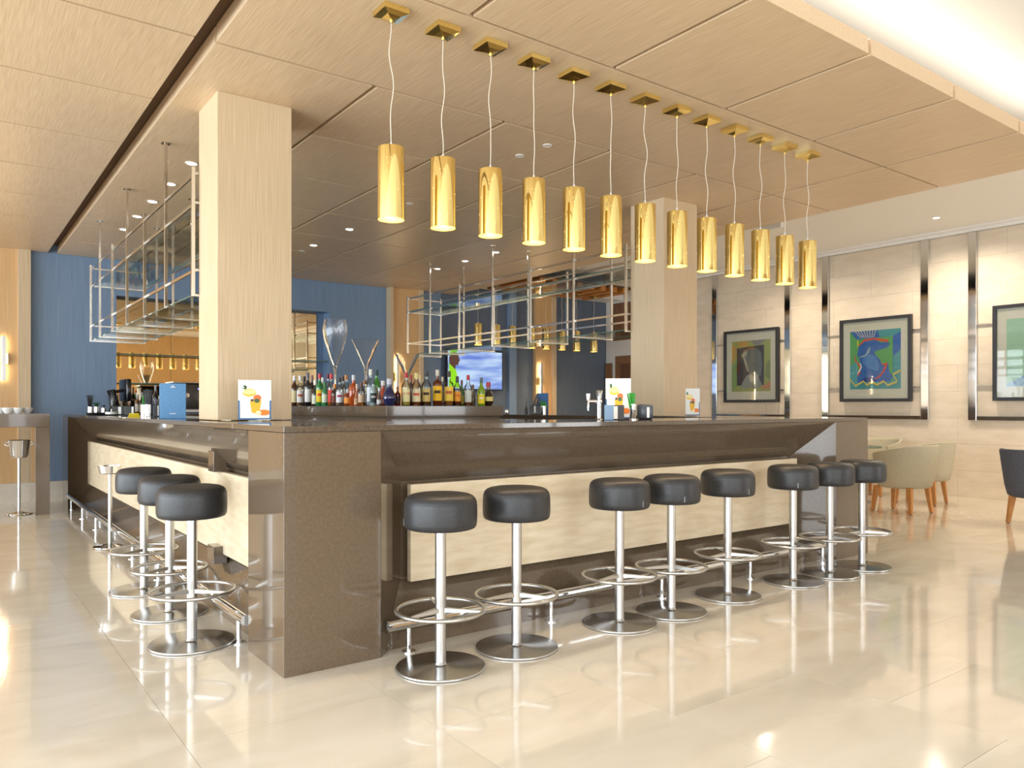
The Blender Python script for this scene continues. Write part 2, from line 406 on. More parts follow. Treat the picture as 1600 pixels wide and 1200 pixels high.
# ================================================================= COLUMNS
for x0, lab in ((0.1754, 'tall pale oak-clad square column rising through the left counter'), (4.27, 'oak-clad square column at the right end of the bar')):
    c = MB().box(0, 0.478, 0, 0.434, 1.12, PZ0, 0.002).build('column', 'wood_v', None, loc=(x0, 1.646, 0))
    tag(c, lab, 'column')

# ================================================================= BAR COUNTER
BW, BD, HB, T = 4.912, 7.75, 1.116, 0.028
bar = empty('bar_counter', (0, 0, 0))
tag(bar, 'large rectangular island bar counter clad in polished brown stone', 'bar')
# corner blocks
A = 0.476
for (x0, x1, y0, y1) in ((0, A, 0, 0.492), (BW-A, BW, 0, 0.492), (0, A, BD-0.492, BD), (BW-A, BW, BD-0.492, BD)):
    MB().box(x0, x1, y0, y1, 0, HB-T-0.0015, 0.0015).build('corner_block', 'stone', bar)
def bar_side(L, xf, e):
    """faceted recess of one side; u along the side, v inward"""
    def q(b, pts): b.poly([xf(*p) for p in pts])
    b = MB(); t = HB-T-0.0015; I = 0.24; iv = 0.25; zt, zb = 0.812, 0.30
    a0, a1 = e, L-e; kx = 0.08*I/iv
    q(b, [(a0, 0, t), (a1, 0, t), (a1-I, iv, zt), (a0+I, iv, zt)])
    q(b, [(a0+I, iv, zt), (a1-I, iv, zt), (a1-I, iv, zb), (a0+I, iv, zb)])
    q(b, [(a0+kx, 0.08, 0.08), (a1-kx, 0.08, 0.08), (a1-I, iv, zb), (a0+I, iv, zb)])
    q(b, [(a0+kx, 0.08, 0.08), (a1-kx, 0.08, 0.08), (a1-kx, 0.08, 0), (a0+kx, 0.08, 0)])
    for s_, o in ((1, a0), (-1, a1)):
        q(b, [(o, 0, t), (o, 0, 0), (o+s_*kx, 0.08, 0), (o+s_*kx, 0.08, 0.08), (o+s_*I, iv, zb), (o+s_*I, iv, zt)])
    # inner core
    v = [(a0+I-.02, iv+0.003), (a1-I+.02, iv+0.003), (a1-I+.02, 0.74), (a0+I-.02, 0.74)]
    for i in range(4): q(b, [(*v[i], 0), (*v[(i+1) % 4], 0), (*v[(i+1) % 4], t), (*v[i], t)])
    o = b.build('faceted_front', 'stone', bar)
    p = MB()
    n = 1
    P0, P1 = e+0.258, L-e-0.258
    c = [xf(P0, 0.175, 0.296), xf(P1, 0.212, 0.80)]
    p.box(min(c[0][0], c[1][0]), max(c[0][0], c[1][0]), min(c[0][1], c[1][1]), max(c[0][1], c[1][1]), 0.296, 0.80, 0.002)
    p.build('travertine_panel', 'trav', bar)
    for uu in (L*0.25, L*0.5, L*0.75):
        c = [xf(uu-0.03, 0.212, 0), xf(uu+0.03, 0.25, 0)]
        MB().box(min(c[0][0], c[1][0]), max(c[0][0], c[1][0]), min(c[0][1], c[1][1]), max(c[0][1], c[1][1]), 0.5, 0.6).build('panel_bracket', 'stone', bar)
    # foot rail
    r = MB().tube([xf(e+0.03, 0.0, 0.142), xf(L-e-0.03, 0.0, 0.142)], 0.027, 16).build('foot_rail', 'chrome', bar, 40)
    k = e+0.15
    first = None
    while k < L-e-0.05:
        c = xf(k, 0.0, 0)
        if first is None:
            first = MB().cyl(0.0125, 0.0, 0.12, n=14).cyl(0.034, 0.0, 0.006, n=20).build('rail_post', 'chrome', r, 40, loc=c)
        else:
            o = first.copy(); COL.objects.link(o); o.parent = r; o.location = c
        k += 0.905
bar_side(BW, lambda u, v, z: (u, v, z), A)
bar_side(BD, lambda u, v, z: (v, u, z), 0.492)
bar_side(BD, lambda u, v, z: (BW-v, u, z), 0.492)
# far side (plain, hidden)
MB().box(0.476, BW-0.476, BD-0.74, BD-0.02, 0, HB-T-0.002).build('far_front', 'stone', bar)
# tops
tp = HB-T
MB().box(0, BW, 0, 0.75, tp, HB, 0.002).build('counter_top', 'stone_top', bar)
MB().box(0, 0.75, 0.7515, BD-0.7515, tp, HB, 0.002).build('counter_top', 'stone_top', bar)
MB().box(BW-0.75, BW, 0.7515, BD-0.7515, tp, HB, 0.002).build('counter_top', 'stone_top', bar)
MB().box(0, BW, BD-0.75, BD, tp, HB, 0.002).build('counter_top', 'stone_top', bar)
# small stone bracket boxes on the left side
MB().box(0.125, 0.2, 1.55, 1.67, 0.802, 0.93, 0.002).build('socket_box', 'stone', bar)
MB().box(0.12, 0.2, 1.53, 1.67, 0.24, 0.345, 0.002).build('socket_box', 'stone', bar)

# back bar island
isl = empty('back_bar_island', (1.745, 2.4, 0))
tag(isl, 'low brown stone display island inside the bar carrying the bottles', 'island')
MB().box(0, 1.193, 0, 2.8, 1.12, 1.214, 0.003).build('display_shelf', 'stone', isl)
MB().box(-0.35, 1.45, -0.35, 3.0, 1.06, 1.09, 0.003).build('work_top', 'stone_top', isl)
MB().box(0.02, 1.17, 0.02, 2.78, 1.09, 1.12).build('plinth', 'stone', isl)
MB().box(-0.3, 1.4, -0.3, 2.95, 0.0, 1.06).build('cabinet_body', 'steel', isl)

# ================================================================= STOOLS
st = empty('bar_stool', (0, 0, 0))
seat = MB().lathe([(0.02, 0.644), (0.15, 0.644), (0.160, 0.648), (0.166, 0.657), (0.169, 0.675), (0.1695, 0.71), (0.169, 0.745), (0.1665, 0.766), (0.161, 0.781), (0.151, 0.792), (0.136, 0.799), (0.11, 0.804), (0.06, 0.807), (0.001, 0.808)], n=48).build('seat', 'leather', st, 60)
for z_ in (0.764,): MB().tube([(0.1665*math.cos(2*PI*i/40), 0.1665*math.sin(2*PI*i/40), z_) for i in range(40)], 0.0016, 6, True).build('piping', 'leather', seat, 60)
MB().box(0.168, 0.1705, -0.004, 0.004, 0.662, 0.695).build('fabric_tag', cm(120, 120, 124), seat, rz=-PI/2-0.9)
MB().cyl(0.0255, 0.012, 0.645, n=24).build('pole', 'steel', st, 40)
MB().lathe([(0.203, 0), (0.206, 0.003), (0.206, 0.009), (0.203, 0.012), (0.06, 0.016), (0.03, 0.019), (0.0255, 0.03)], n=56).build('base_plate', 'basem', st, 25)
MB().lathe([(0.2065, 0.002), (0.2075, 0.006), (0.2065, 0.010), (0.2035, 0.0122)], n=56, cap=False).build('base_rim', 'steel', st, 60)
MB().tube([(0.203*math.cos(2*PI*i/48), 0.203*math.sin(2*PI*i/48), 0.268) for i in range(48)], 0.0095, 10, True).build('foot_ring', 'steel', st, 60)
for k in range(3):
    b = MB()
    pts = [(0.02, -0.012, 0.257), (0.196, -0.004, 0.264), (0.196, -0.004, 0.272), (0.02, -0.012, 0.278)]
    top = [b.b.verts.new(p) for p in pts]; bot = [b.b.verts.new((x, -y, z)) for x, y, z in pts]
    b.face(top); b.face(bot[::-1])
    for i in range(4): b.face([top[i], bot[i], bot[(i+1) % 4], top[(i+1) % 4]])
    b.build('spoke', 'steel', st, rz=2*PI*k/3+0.25)
stools = [(0.632, -0.29, 'black round bar stool nearest the camera in front of the travertine panel', 0.3, -0.9),
 (1.089, -0.265, 'second black bar stool from the brown corner block, beside the nearest one', -.5, 0),
 (1.806, -0.263, 'third black bar stool along the front, first after the gap', 0, 1.4),
 (2.224, -0.268, 'fourth black bar stool along the front, overlapping the one on its left', 0.1, 1.4),
 (2.803, -0.224, 'fifth black bar stool along the front, alone before the second gap', .4, 1.7),
 (3.488, -0.241, 'sixth black bar stool along the front, in front of the end of the travertine panel', .2, 1.2),
 (3.922, -0.255, 'seventh black bar stool along the front, middle one of the far three', .6, 2.5),
 (4.345, -0.262, 'farthest black bar stool at the right end of the front, beside the beige chairs', .8, 2.8),
 (-0.193, 0.778, 'nearest of the three black stools on the left side of the bar', 0.5, 2.5),
 (-0.15, 1.448, 'middle of the three black stools on the left side of the bar', .1, -1.6),
 (-0.15, 2.158, 'farthest of the three black stools on the left side of the bar', .7, 2.9)]
for i, (x, y, lab, r, tg) in enumerate(stools):
    o = st if i == 0 else dup(st, (x, y, 0))
    o.location = (x, y, 0); o.rotation_euler.z = math.atan2(CY-y, CX-x)+math.radians([-82, 150, 48, 26, 48, 11, 150, 170, 140, -84, 160][i])+PI/2+.9
    tag(o, lab, 'stool', 'black leather bar stools')

# ================================================================= PENDANTS
def make_pendant():
    p = empty('pendant_lamp', (0, 0, 0))       # origin at ceiling plane
    b = MB(); h = 0.068
    v = [b.b.verts.new((sx*h, sy*h, 0)) for sx, sy in ((-1,-1),(1,-1),(1,1),(-1,1))]
    v2 = [b.b.verts.new((sx*h, sy*h, -0.028)) for sx, sy in ((-1,-1),(1,-1),(1,1),(-1,1))]
    v3 = [b.b.verts.new((sx*0.036, sy*0.036, -0.038)) for sx, sy in ((-1,-1),(1,-1),(1,1),(-1,1))]
    ap = b.b.verts.new((0, 0, -0.052))
    b.face(v)
    for i in range(4):
        j = (i+1) % 4
        b.face([v[i], v[j], v2[j], v2[i]]); b.face([v2[i], v2[j], v3[j], v3[i]]); b.face([v3[i], v3[j], ap])
    b.build('ceiling_rose', 'gold', p)
    MB().lathe([(0.008, -0.064), (0.006, -0.048)], n=10).build('cord_grip', 'gold', p, 40)
    sh = MB()
    sh.lathe([(0.067, -1.052), (0.067, -0.695), (0.066, -0.692), (0.006, -0.692), (0.006, -0.694), (0.0655, -0.694), (0.0655, -1.052), (0.067, -1.052)], n=40, cap=False)
    shade = sh.build('shade', 'gold', p, 30)
    MB().lathe([(0.0652, -1.051), (0.0652, -0.70), (0.01, -0.698)], n=40, cap=False).build('inner_lining', 'goldin', shade, 30)
    MB().lathe([(0.011, -0.692), (0.010, -0.680), (0.003, -0.662)], n=12).build('cap', 'cup', p, 40)
    b = MB(); rr = random.Random(3)
    for k in range(26):
        a = rr.uniform(0, 2*PI); z = -0.74-0.29*rr.random(); x, y = 0.0672*math.cos(a), 0.0672*math.sin(a)
        t = Vector((-math.sin(a), math.cos(a), 0))*0.0016; u = Vector((0, 0, 0.0032)); c = Vector((x, y, z))
        b.poly([c-t, c-u*.8, c+t, c+u*.8])
    b.build('perforations', 'perf', shade)
    MB().lathe([(0.001, -1.012), (0.012, -1.010), (0.024, -1.0), (0.027, -0.985), (0.022, -0.96), (0.014, -0.93), (0.012, -0.9), (0.012, -0.72)], n=20).build('bulb', 'bulb', p, 50)
    lamp('bulb_light', (0, 0, -1.06), p, 6, (1, 0.8, 0.55), 'SPOT', 2.3, 0.8, 0.04)
    return p
def cord(p, seed, n=24):
    rr = random.Random(seed); a1, a2 = rr.uniform(0.004, 0.010), rr.uniform(0.003, 0.006); f1, f2 = rr.uniform(0, 6), rr.uniform(0, 6)
    pts = []
    for i in range(n+1):
        t = i/n; e = math.sin(PI*t); z = -0.045-0.625*t
        s = e*(a1*math.sin(4.5*t*2+f1)+a2*math.sin(13*t+f2))
        pts.append((s*0.8, s*-0.6, z))
    MB().tube(pts, 0.0026, 6).build('cable', 'cable', p, 60)
pend = make_pendant()
ords = ['nearest', 'second', 'third', 'fourth', 'fifth', 'sixth', 'seventh', 'eighth', 'ninth', 'tenth', 'eleventh', 'twelfth', 'farthest']
allp = []
for i in range(13):
    o = pend if i == 0 else dup(pend, (0, 0, 0))
    o.location = (0.593+0.3036*i, 0.121, PZ0); o.rotation_euler.z = 0.0
    allp.append(o)
    tail = ' from the left' if 0 < i < 12 else ''
    tag(o, '%s%s of the thirteen gold cylinder pendant lamps over the front bar' % (ords[i], tail), 'pendant lamp', 'gold pendants over the front bar')
fp = [747, 776, 801, 831, 853, 878, 901, 928]
for i, x in enumerate(fp):
    X, w = atY(x, 7.35)
    o = dup(pend, (X, 7.35, 3.30)); o.rotation_euler.z = 0
    o.scale = (1, 1, 1); allp.append(o)
    tag(o, '%s from the left of the small distant gold pendants seen through the right rack' % (['first', 'second', 'third', 'fourth', 'fifth', 'sixth', 'seventh', 'eighth'][i]), 'pendant lamp', 'distant gold pendants')
for i, o in enumerate(allp): cord(o, i)

# ================================================================= DOWNLIGHTS
def downlight(x, y, z, lit, label, grp, power=10, col=(1, 0.84, 0.64), size=1.9):
    d = empty('downlight' if lit else 'ceiling_sensor', (x, y, z))
    R = 0.05 if lit else 0.035
    MB().lathe([(R, 0), (R, -0.004), (R-0.006, -0.007), (R-0.012, -0.004), (R-0.012, 0)], n=28, cap=False).build('trim_ring', 'dlring', d, 40)
    MB().cyl(R-0.012, -0.004, -0.001, n=24).build('lens', 'dl' if lit else 'dlring', d)
    if lit: lamp('downlight_beam', (0, 0, -0.02), d, power, col, 'SPOT', size, 0.8, 0.03)
    tag(d, label, 'downlight' if lit else 'sensor', grp); return d
nm = ['nearest', 'second nearest', 'third nearest', 'fourth nearest', 'farthest']
for i in range(5):
    downlight(0.42, 3.254+0.7225*i, PZ0, True, '%s glowing downlight above the left steel rack' % nm[i], 'downlights over the left rack')
for i in range(5):
    downlight(4.49, 3.254+0.7225*i, PZ0, True, '%s glowing downlight above the right steel rack' % nm[i], 'downlights over the right rack')
downlight(2.44, 4.635, PZ0, True, 'glowing downlight in the middle of the wood ceiling, nearer one', 'middle downlights')
downlight(2.446, 5.682, PZ0, True, 'glowing downlight in the middle of the wood ceiling, farther one', 'middle downlights')
downlight(2.452, 1.506, PZ0, False, 'small white ceiling sensor left of the fifth pendant cord', None)
downlight(2.477, 1.192, PZ0, False, 'larger round white ceiling sensor right of the small one', None)
downlight(2.452, 3.285, PZ0, False, 'white ceiling sensor right of the nearest pendant', None)
downlight(2.463, 6.1, PZ0, False, 'tiny white ceiling sensor beside the oak column', None)
downlight(8.876, 1.26, ZC, True, 'downlight in the white ceiling above the pictures', 'white ceiling downlights', 150, (1, 0.86, 0.68), 2.75)
for (x, y) in ((8.6, -1.2), (8.6, 3.6)):
    downlight(x, y, ZC, True, 'downlight in the white ceiling outside the view, %s end' % ('near' if y < 0 else 'far'), 'white ceiling downlights', 130, (1, 0.86, 0.68), 2.75)
for y_ in (-0.9,): # over the tub chairs
    downlight(7.9, y_, ZC, True, 'downlight above the %s chairs in the white ceiling' % ('beige' if y_ > 0 else 'charcoal'), 'white ceiling downlights', 70, (1, 0.78, 0.5), 1.3)
ex = empty('exit_sign', (7.55, 2.75, 3.6))
MB().box(-0.03, 0.03, -0.17, 0.17, -0.05, 0.0, 0.004).build('sign_housing', 'cup', ex)
MB().box(-0.015, 0.015, -0.155, 0.155, -0.056, -0.05).build('sign_lens', 'paper', ex)
tag(ex, 'flat white fixture on the white ceiling behind the farthest pendants', 'fixture')

# ================================================================= OVERHEAD RACKS
def rack(name, x0, x1, label):
    r = empty(name, ((x0+x1)/2, 4.3, 3.19)); ox, oy, oz = (x0+x1)/2, 4.3, 3.19
    Z0, Z1 = 1.945, 2.815; s = 0.011
    ys = [2.085, 2.868, 3.62, 4.376, 5.13, 5.878, 6.51]
    for xi, x in enumerate((x0, x1)):
        for i, y in enumerate(ys):
            top = PZ0 if i % 2 else Z1
            p = MB().box(x-ox-s, x-ox+s, y-oy-s, y-oy+s, Z0-oz, top-oz, 0.001).build('post', 'rackm', r)
            if i % 2: MB().box(x-ox-0.03, x-ox+0.03, y-oy-0.03, y-oy+0.03, top-oz-0.006, top-oz).build('ceiling_flange', 'rackm', p)
    for x in (x0+0.016, x1-0.016):
        for z in (2.775, 2.575, 2.125):
            MB().box(x-ox-0.006, x-ox+0.006, ys[0]-oy, ys[-1]-oy, z-oz-0.010, z-oz+0.010).build('rail', 'rackm', r)
    for y in ys:
        for z in (Z0+0.008, 2.575):
            if z > 2.3 and y not in (ys[0], ys[-1]): continue
            MB().box(x0-ox, x1-ox, y-oy-0.018, y-oy+0.018, z-oz-0.008, z-oz+0.008).build('cross_bar', 'rackm', r)
    for z in (2.775, 2.125):
        for y in (ys[0], ys[-1]): MB().box(x0-ox, x1-ox, y-oy-0.006, y-oy+0.006, z-oz-0.008, z-oz+0.008).build('cross_bar', 'rackm', r)
    for z in (Z0+0.022, 2.592):
        for i in range(0, 6, 2):
            a, b = ys[i], ys[i+2]
            g = MB().box(x0-ox+0.02, x1-ox-0.02, a-oy+0.005, b-oy-0.005, z-oz-0.005, z-oz+0.005).build('glass_shelf', 'shelfg', r)
            for xx in (x0+0.02, x1-0.022): MB().box(xx-ox-0.001, xx-ox+0.001, a-oy+0.005, b-oy-0.005, z-oz-0.005, z-oz+0.005).build('shelf_edge', 'edgeg', g)
    tag(r, label, 'rack', 'hanging steel and glass racks')
rack('hanging_rack', 0.139, 0.702, 'hanging polished steel and glass rack on the left behind the oak column')
rack('hanging_rack', 4.209, 4.765, 'hanging polished steel and glass rack over the right side of the bar')

# ================================================================= BOTTLES ON THE ISLAND
TOPZ = 1.2145
def glassmat(r, g, b):
    key = 'bg%d_%d_%d' % (r, g, b)
    if key not in M: M[key] = P('bottle_glass_%d_%d_%d' % (r, g, b), srgb(r, g, b), 0.06, Coat_Weight=0.6)
    return M[key]
def clearm():
    if 'bclear' not in M:
        M['bclear'] = thin_glass('bottle_clear_glass', (0.9, 0.92, 0.9, 1), 1.6)
    return M['bclear']
def bottle(x, y, h, r, shape, body, label, cap, desc, base=TOPZ, liquid=None, face=0.0, band=None, grp='bottles on the island'):
    o = empty('bottle', (x, y, base), math.atan2(CY-y, CX-x)+face)       # local +x faces the viewer side
    nr = r*0.36
    if shape == 'std': prof = [(r*.9, 0), (r, .004), (r, h*.56), (r*.93, h*.62), (nr*1.1, h*.74), (nr, h*.78), (nr, h*.93)]; lz = (.12, .5)
    elif shape == 'square': prof = [(r*.9, 0), (r, .004), (r, h*.6), (r*.9, h*.66), (nr*1.1, h*.71), (nr, h*.74), (nr, h*.92)]; lz = (.14, .55)
    elif shape == 'short': prof = [(r*.9, 0), (r, .004), (r, h*.55), (r*.85, h*.66), (nr, h*.75), (nr, h*.88)]; lz = (.15, .48)
    elif shape == 'wine': prof = [(r*.9, 0), (r, .004), (r, h*.5), (r*.8, h*.6), (nr, h*.72), (nr*.9, h*.9)]; lz = (.08, .4)
    elif shape == 'jug': prof = [(r*.6, 0), (r*.8, h*.08), (r, h*.25), (r*.97, h*.38), (r*.7, h*.52), (nr*1.1, h*.64), (nr, h*.7), (nr, h*.88)]; lz = (.2, .38)
    elif shape == 'cone': prof = [(r*.95, 0), (r, .005), (r*.85, h*.3), (nr*1.2, h*.62), (nr, h*.7), (nr, h*.9)]; lz = (.12, .34)
    n = 20
    bm_ = MB()
    if shape == 'square':
        # squared cross section
        for i in range(len(prof)): pass
    bm_.lathe(prof, n=n)
    if shape == 'square':
        for v in bm_.b.verts:
            if abs(v.co.z) < h*.63:
                d = max(abs(v.co.x), abs(v.co.y)); q = math.hypot(v.co.x, v.co.y)
                if d > 0: f = 1+(min(q/d, 1.3)-1)*0.55; v.co.x *= f; v.co.y *= f
    clear = body == 'clear'
    g = bm_.build('glass_body', clearm() if clear else glassmat(*body), o, 50)
    if clear and liquid:
        lh = h*liquid[1]
        MB().lathe([(r*.86, 0.006), (r*.9, 0.012), (r*.9, min(lh, h*.56))]+([(nr*1.0, lh)] if lh > h*.6 else []), n=16).build('liquid', glassmat(*liquid[0]), g, 50)
    ch = prof[-1][1]
    MB().lathe([(nr*1.12, ch-h*.09), (nr*1.16, ch-h*.08), (nr*1.12, h), (nr*0.9, h)], n=14).build('cap', cm(*cap), o, 50)
    if label:
        b = MB(); z0, z1 = h*lz[0], h*lz[1]; rr = r*(1.012 if shape != 'cone' else 1.0); k = 8
        if shape == 'jug': rr = r*1.02
        if shape == 'square': rr = r*1.15
        for i in range(k):
            a0, a1 = -0.95+1.9*i/k, -0.95+1.9*(i+1)/k
            b.poly([(rr*math.cos(a), rr*math.sin(a), z) for a, z in ((a0, z0), (a1, z0), (a1, z1), (a0, z1))])
        lb = b.build('label', cm(*label, 0.6), o)
        if band:
            b = MB(); zz0, zz1 = z0+(z1-z0)*.5, z0+(z1-z0)*.7
            for i in range(k):
                a0, a1 = -0.6+1.2*i/k, -0.6+1.2*(i+1)/k
                b.poly([((rr+.0008)*math.cos(a), (rr+.0008)*math.sin(a), z) for a, z in ((a0, zz0), (a1, zz0), (a1, zz1), (a0, zz1))])
            b.build('label_band', cm(*band, 0.6), lb)
    tag(o, desc, 'bottle', grp)
    return o
WHT, CRM, YEL, BLK, REDC = (236, 234, 228), (226, 210, 160), (240, 200, 30), (26, 24, 24), (190, 30, 34)
# (x pixel, top y pixel, width px, shape, body, label, cap, liquid, band, label text, depth offset)
AM, DK, GR = (150, 70, 20), (40, 26, 20), (40, 100, 40)
placed = []
def spot(px, wp, start, axis):
    d = start
    for _ in range(40):
        if axis == 'X':
            X = 1.745+d; Y, w = atX(px, X)
        else:
            Y = 2.4+d; X, w = atY(px, Y)
        rr = wp/2*w/FPX*0.96*1.06
        if all(math.hypot(X-a, Y-b) > rr+c for a, b, c in placed): break
        d += 0.01
    placed.append((X, Y, rr)); return X, Y, w
for _p, _X, _r in ((523.5, 1.98, .07), (571.5, 2.05, .08), (636, 2.35, .075)): placed.append((_X, atX(_p, _X)[0], _r))
L = [
 (460, 587, 13, 'std', (70, 36, 22), CRM, WHT, None, None, 'dark amber bottle with tall white cap, first beside the oak column', 0),
 (469, 587, 13, 'std', 'clear', (226, 222, 214), WHT, ((150, 110, 90), .4), (200, 90, 60), 'clear bottle with tall white cap and white label, second from the oak column', .02),
 (475.5, 588, 11, 'wine', DK, WHT, BLK, None, None, 'black bottle with black cap leaning close to the column end', .12),
 (481, 582, 12, 'std', (24, 24, 32), WHT, (90, 90, 110), None, None, 'tall black bottle with silver-blue neck near the oak column', 0),
 (487.5, 586, 11, 'std', (46, 30, 34), (90, 40, 40), (170, 120, 110), None, None, 'dark bottle with copper foil neck behind the black ones', .12),
 (492.5, 594, 13, 'wine', (52, 40, 30), (232, 230, 206), (240, 238, 220), None, None, 'dark bottle with short ivory cap and ivory label', 0),
 (499.5, 584, 13, 'std', (36, 120, 60), YEL, (200, 40, 50), None, (220, 60, 30), 'green bottle with red cap and yellow label', 0),
 (504, 590, 11, 'std', (40, 110, 60), YEL, WHT, None, None, 'green bottle with white cap behind the yellow-labelled one', .12),
 (507.5, 597, 11, 'short', (60, 130, 80), (228, 232, 200), (60, 120, 60), None, None, 'short green bottle with pale label', 0),
 (512, 584, 12, 'std', 'clear', (224, 228, 232), (90, 30, 60), ((190, 190, 190), .4), None, 'clear bottle with purple cap and white label', .03),
 (517.5, 584, 12, 'std', 'clear', (214, 60, 50), (214, 50, 44), ((190, 96, 30), .5), None, 'clear bottle with bright red cap and red label', 0),
 (523, 600, 12, 'short', (60, 40, 40), (120, 60, 40), (220, 140, 60), None, None, 'short dark bottle with orange cap below the giant wine glass', 0),
 (530.5, 590, 13, 'std', 'clear', (232, 232, 236), BLK, ((170, 130, 110), .25), (180, 50, 90), 'clear bottle with black cap and white label with magenta band', 0),
 (535.5, 588, 12, 'std', 'clear', (240, 234, 226), (60, 34, 30), ((170, 110, 90), .3), (200, 60, 60), 'clear bottle with brown-black cap and white label with red band', .1),
 (541, 586, 13, 'std', 'clear', (226, 214, 200), (196, 130, 60), ((190, 90, 30), .35), None, 'clear bottle with silver and orange cap in the middle of the left row', .12),
 (543.5, 608, 14, 'short', (130, 56, 22), (236, 150, 50), (190, 190, 190), None, None, 'short brown bottle with orange square label in front', -0.02),
 (552.5, 586, 15, 'square', (172, 74, 26), None, (206, 206, 210), None, None, 'square amber bottle with pale stopper', .02),
 (558, 600, 12, 'cone', (160, 90, 50), (196, 150, 110), (210, 190, 170), None, None, 'short amber decanter with copper neck', -.02),
 (564.5, 598, 12, 'short', 'clear', (222, 190, 160), (110, 60, 40), ((176, 84, 30), .5), None, 'short clear bottle of amber spirit with brown cap', 0),
 (570, 594, 13, 'std', 'clear', (228, 228, 232), (150, 90, 40), ((180, 130, 90), .3), (190, 190, 200), 'clear bottle with white label and brown cap left of the tall clear one', 0),
 (579, 577, 14, 'std', 'clear', (232, 236, 244), (236, 234, 214), ((200, 206, 214), .5), None, 'tallest clear bottle with white cap and white label', .03),
 (583.5, 594, 12, 'std', (150, 170, 170), (40, 60, 66), (60, 70, 70), None, (210, 210, 200), 'pale bottle with dark teal label in front of the tall green one', -.02),
 (588.5, 578, 14, 'std', (44, 130, 30), (110, 130, 60), (26, 60, 60), None, None, 'tall bright green bottle with dark cap', .08),
 (592.5, 606, 10, 'cone', (90, 60, 50), (220, 220, 220), (220, 220, 220), None, None, 'small dark bottle with white stopper right of the tall green one', 0),
 (598.5, 595, 16, 'cone', (170, 50, 20), None, (226, 222, 216), None, (60, 30, 30), 'red-amber triangular decanter with white cap', 0),
]
for (px, ty, wp, sh, body, lab, cap, liq, band, desc, dz) in L:
    X, Y, w = spot(px, wp, wp/2*0.0058+0.012+(0 if dz <= 0 else dz*.5), 'X')
    bottle(X, Y, zat(ty, w)-TOPZ, wp/2*w/FPX*0.96, sh, body, lab, cap, desc, liquid=liq, band=band)
R = [
 (608.5, 592, 22, 'jug', (34, 40, 84), None, (206, 206, 220), None, None, 'round dark blue ceramic jug bottle with white cap', .05),
 (621, 604, 10, 'std', (90, 20, 22), (50, 20, 20), (130, 60, 60), None, None, 'small dark red bottle right of the blue jug', .05),
 (634.5, 582, 14.5, 'std', 'clear', (240, 230, 170), REDC, ((226, 196, 90), .6), None, 'pale yellow liqueur bottle with red cap and red lettering', .05),
 (642, 586, 9, 'std', (70, 20, 24), None, (170, 30, 40), None, None, 'thin dark bottle with red cap behind the pale yellow one', .2),
 (650.5, 583, 16, 'std', 'clear', (238, 222, 180), (232, 216, 140), ((150, 76, 30), .45), (214, 96, 60), 'clear bottle with gold cap and cream label with red band', .05),
 (656.5, 586, 9, 'std', 'clear', None, (236, 214, 150), ((170, 110, 50), .4), None, 'clear bottle with cream cap behind the gold-capped one', .2),
 (666, 580, 16, 'std', 'clear', (214, 186, 110), (40, 40, 44), ((110, 52, 24), .42), (60, 40, 30), 'clear round-shouldered bottle with black neck foil and gold shield label', .05),
 (683.5, 578, 15.5, 'square', (92, 40, 20), (244, 190, 20), (214, 206, 190), None, (60, 40, 20), 'square dark brown bottle with bright yellow label', .05),
 (691.5, 589, 9, 'std', 'clear', (220, 200, 150), (232, 214, 176), ((150, 100, 60), .5), None, 'clear bottle with cream stopper behind the brown square one', .2),
 (701.5, 580, 15, 'square', 'clear', (246, 206, 76), (60, 44, 36), ((180, 110, 40), .2), (196, 96, 50), 'clear bottle with tall yellow label and dark cap in front of the screen', .05),
 (714.5, 588, 13, 'short', 'clear', (244, 160, 40), (34, 30, 30), ((120, 56, 26), .5), (220, 110, 30), 'brown spirit bottle with orange label and black cap', .05),
 (721.5, 594, 9, 'wine', (60, 110, 40), (200, 180, 60), (110, 50, 30), None, None, 'slim green bottle with brown cap behind the orange label', .18),
 (731.5, 586, 13, 'std', 'clear', (210, 216, 206), REDC, ((130, 66, 34), .5), None, 'clear bottle with small red cap in front of the screen', .05),
 (739, 601, 10, 'jug', (110, 92, 76), None, (120, 96, 70), None, None, 'small grey-brown flask bottle right of the red-capped one', .16),
 (752, 590, 13, 'wine', (120, 160, 30), (244, 214, 30), (90, 104, 110), None, (236, 230, 200), 'green bottle with yellow label, second from the right end', .05),
 (763, 597, 18, 'jug', (44, 30, 24), (232, 214, 120), (190, 60, 66), None, None, 'dark round jug bottle with red collar at the right end of the island', .05),
]
for (px, ty, wp, sh, body, lab, cap, liq, band, desc, dy) in R:
    X, Y, w = spot(px, wp, 0.02+(dy-.05)+wp/2*0.0054, 'Y')
    o = bottle(X, Y, zat(ty, w)-TOPZ, wp/2*w/FPX*0.96, sh, body, lab, cap, desc, liquid=liq, band=band)
    if px == 634.5:
        cu = bpy.data.curves.new('txt', 'FONT'); cu.body = 'LICOR'; cu.size = 0.028; cu.extrude = 0.0003; cu.align_x = 'CENTER'
        to = bpy.data.objects.new('txt', cu); COL.objects.link(to)
        me = bpy.data.meshes.new_from_object(to.evaluated_get(bpy.context.evaluated_depsgraph_get())); bpy.data.objects.remove(to)
        me.materials.append(cm(200, 40, 40))
        t = bpy.data.objects.new('label_lettering', me); COL.objects.link(t)
        lb = [c for c in o.children if c.name.startswith('label')][0]
        t.parent = lb; t.location = (wp/2*w/FPX*0.96*1.012+.001, 0, (zat(ty, w)-TOPZ)*.33); t.rotation_euler = (PI/2, 0, PI/2)
    if px == 763:
        pass
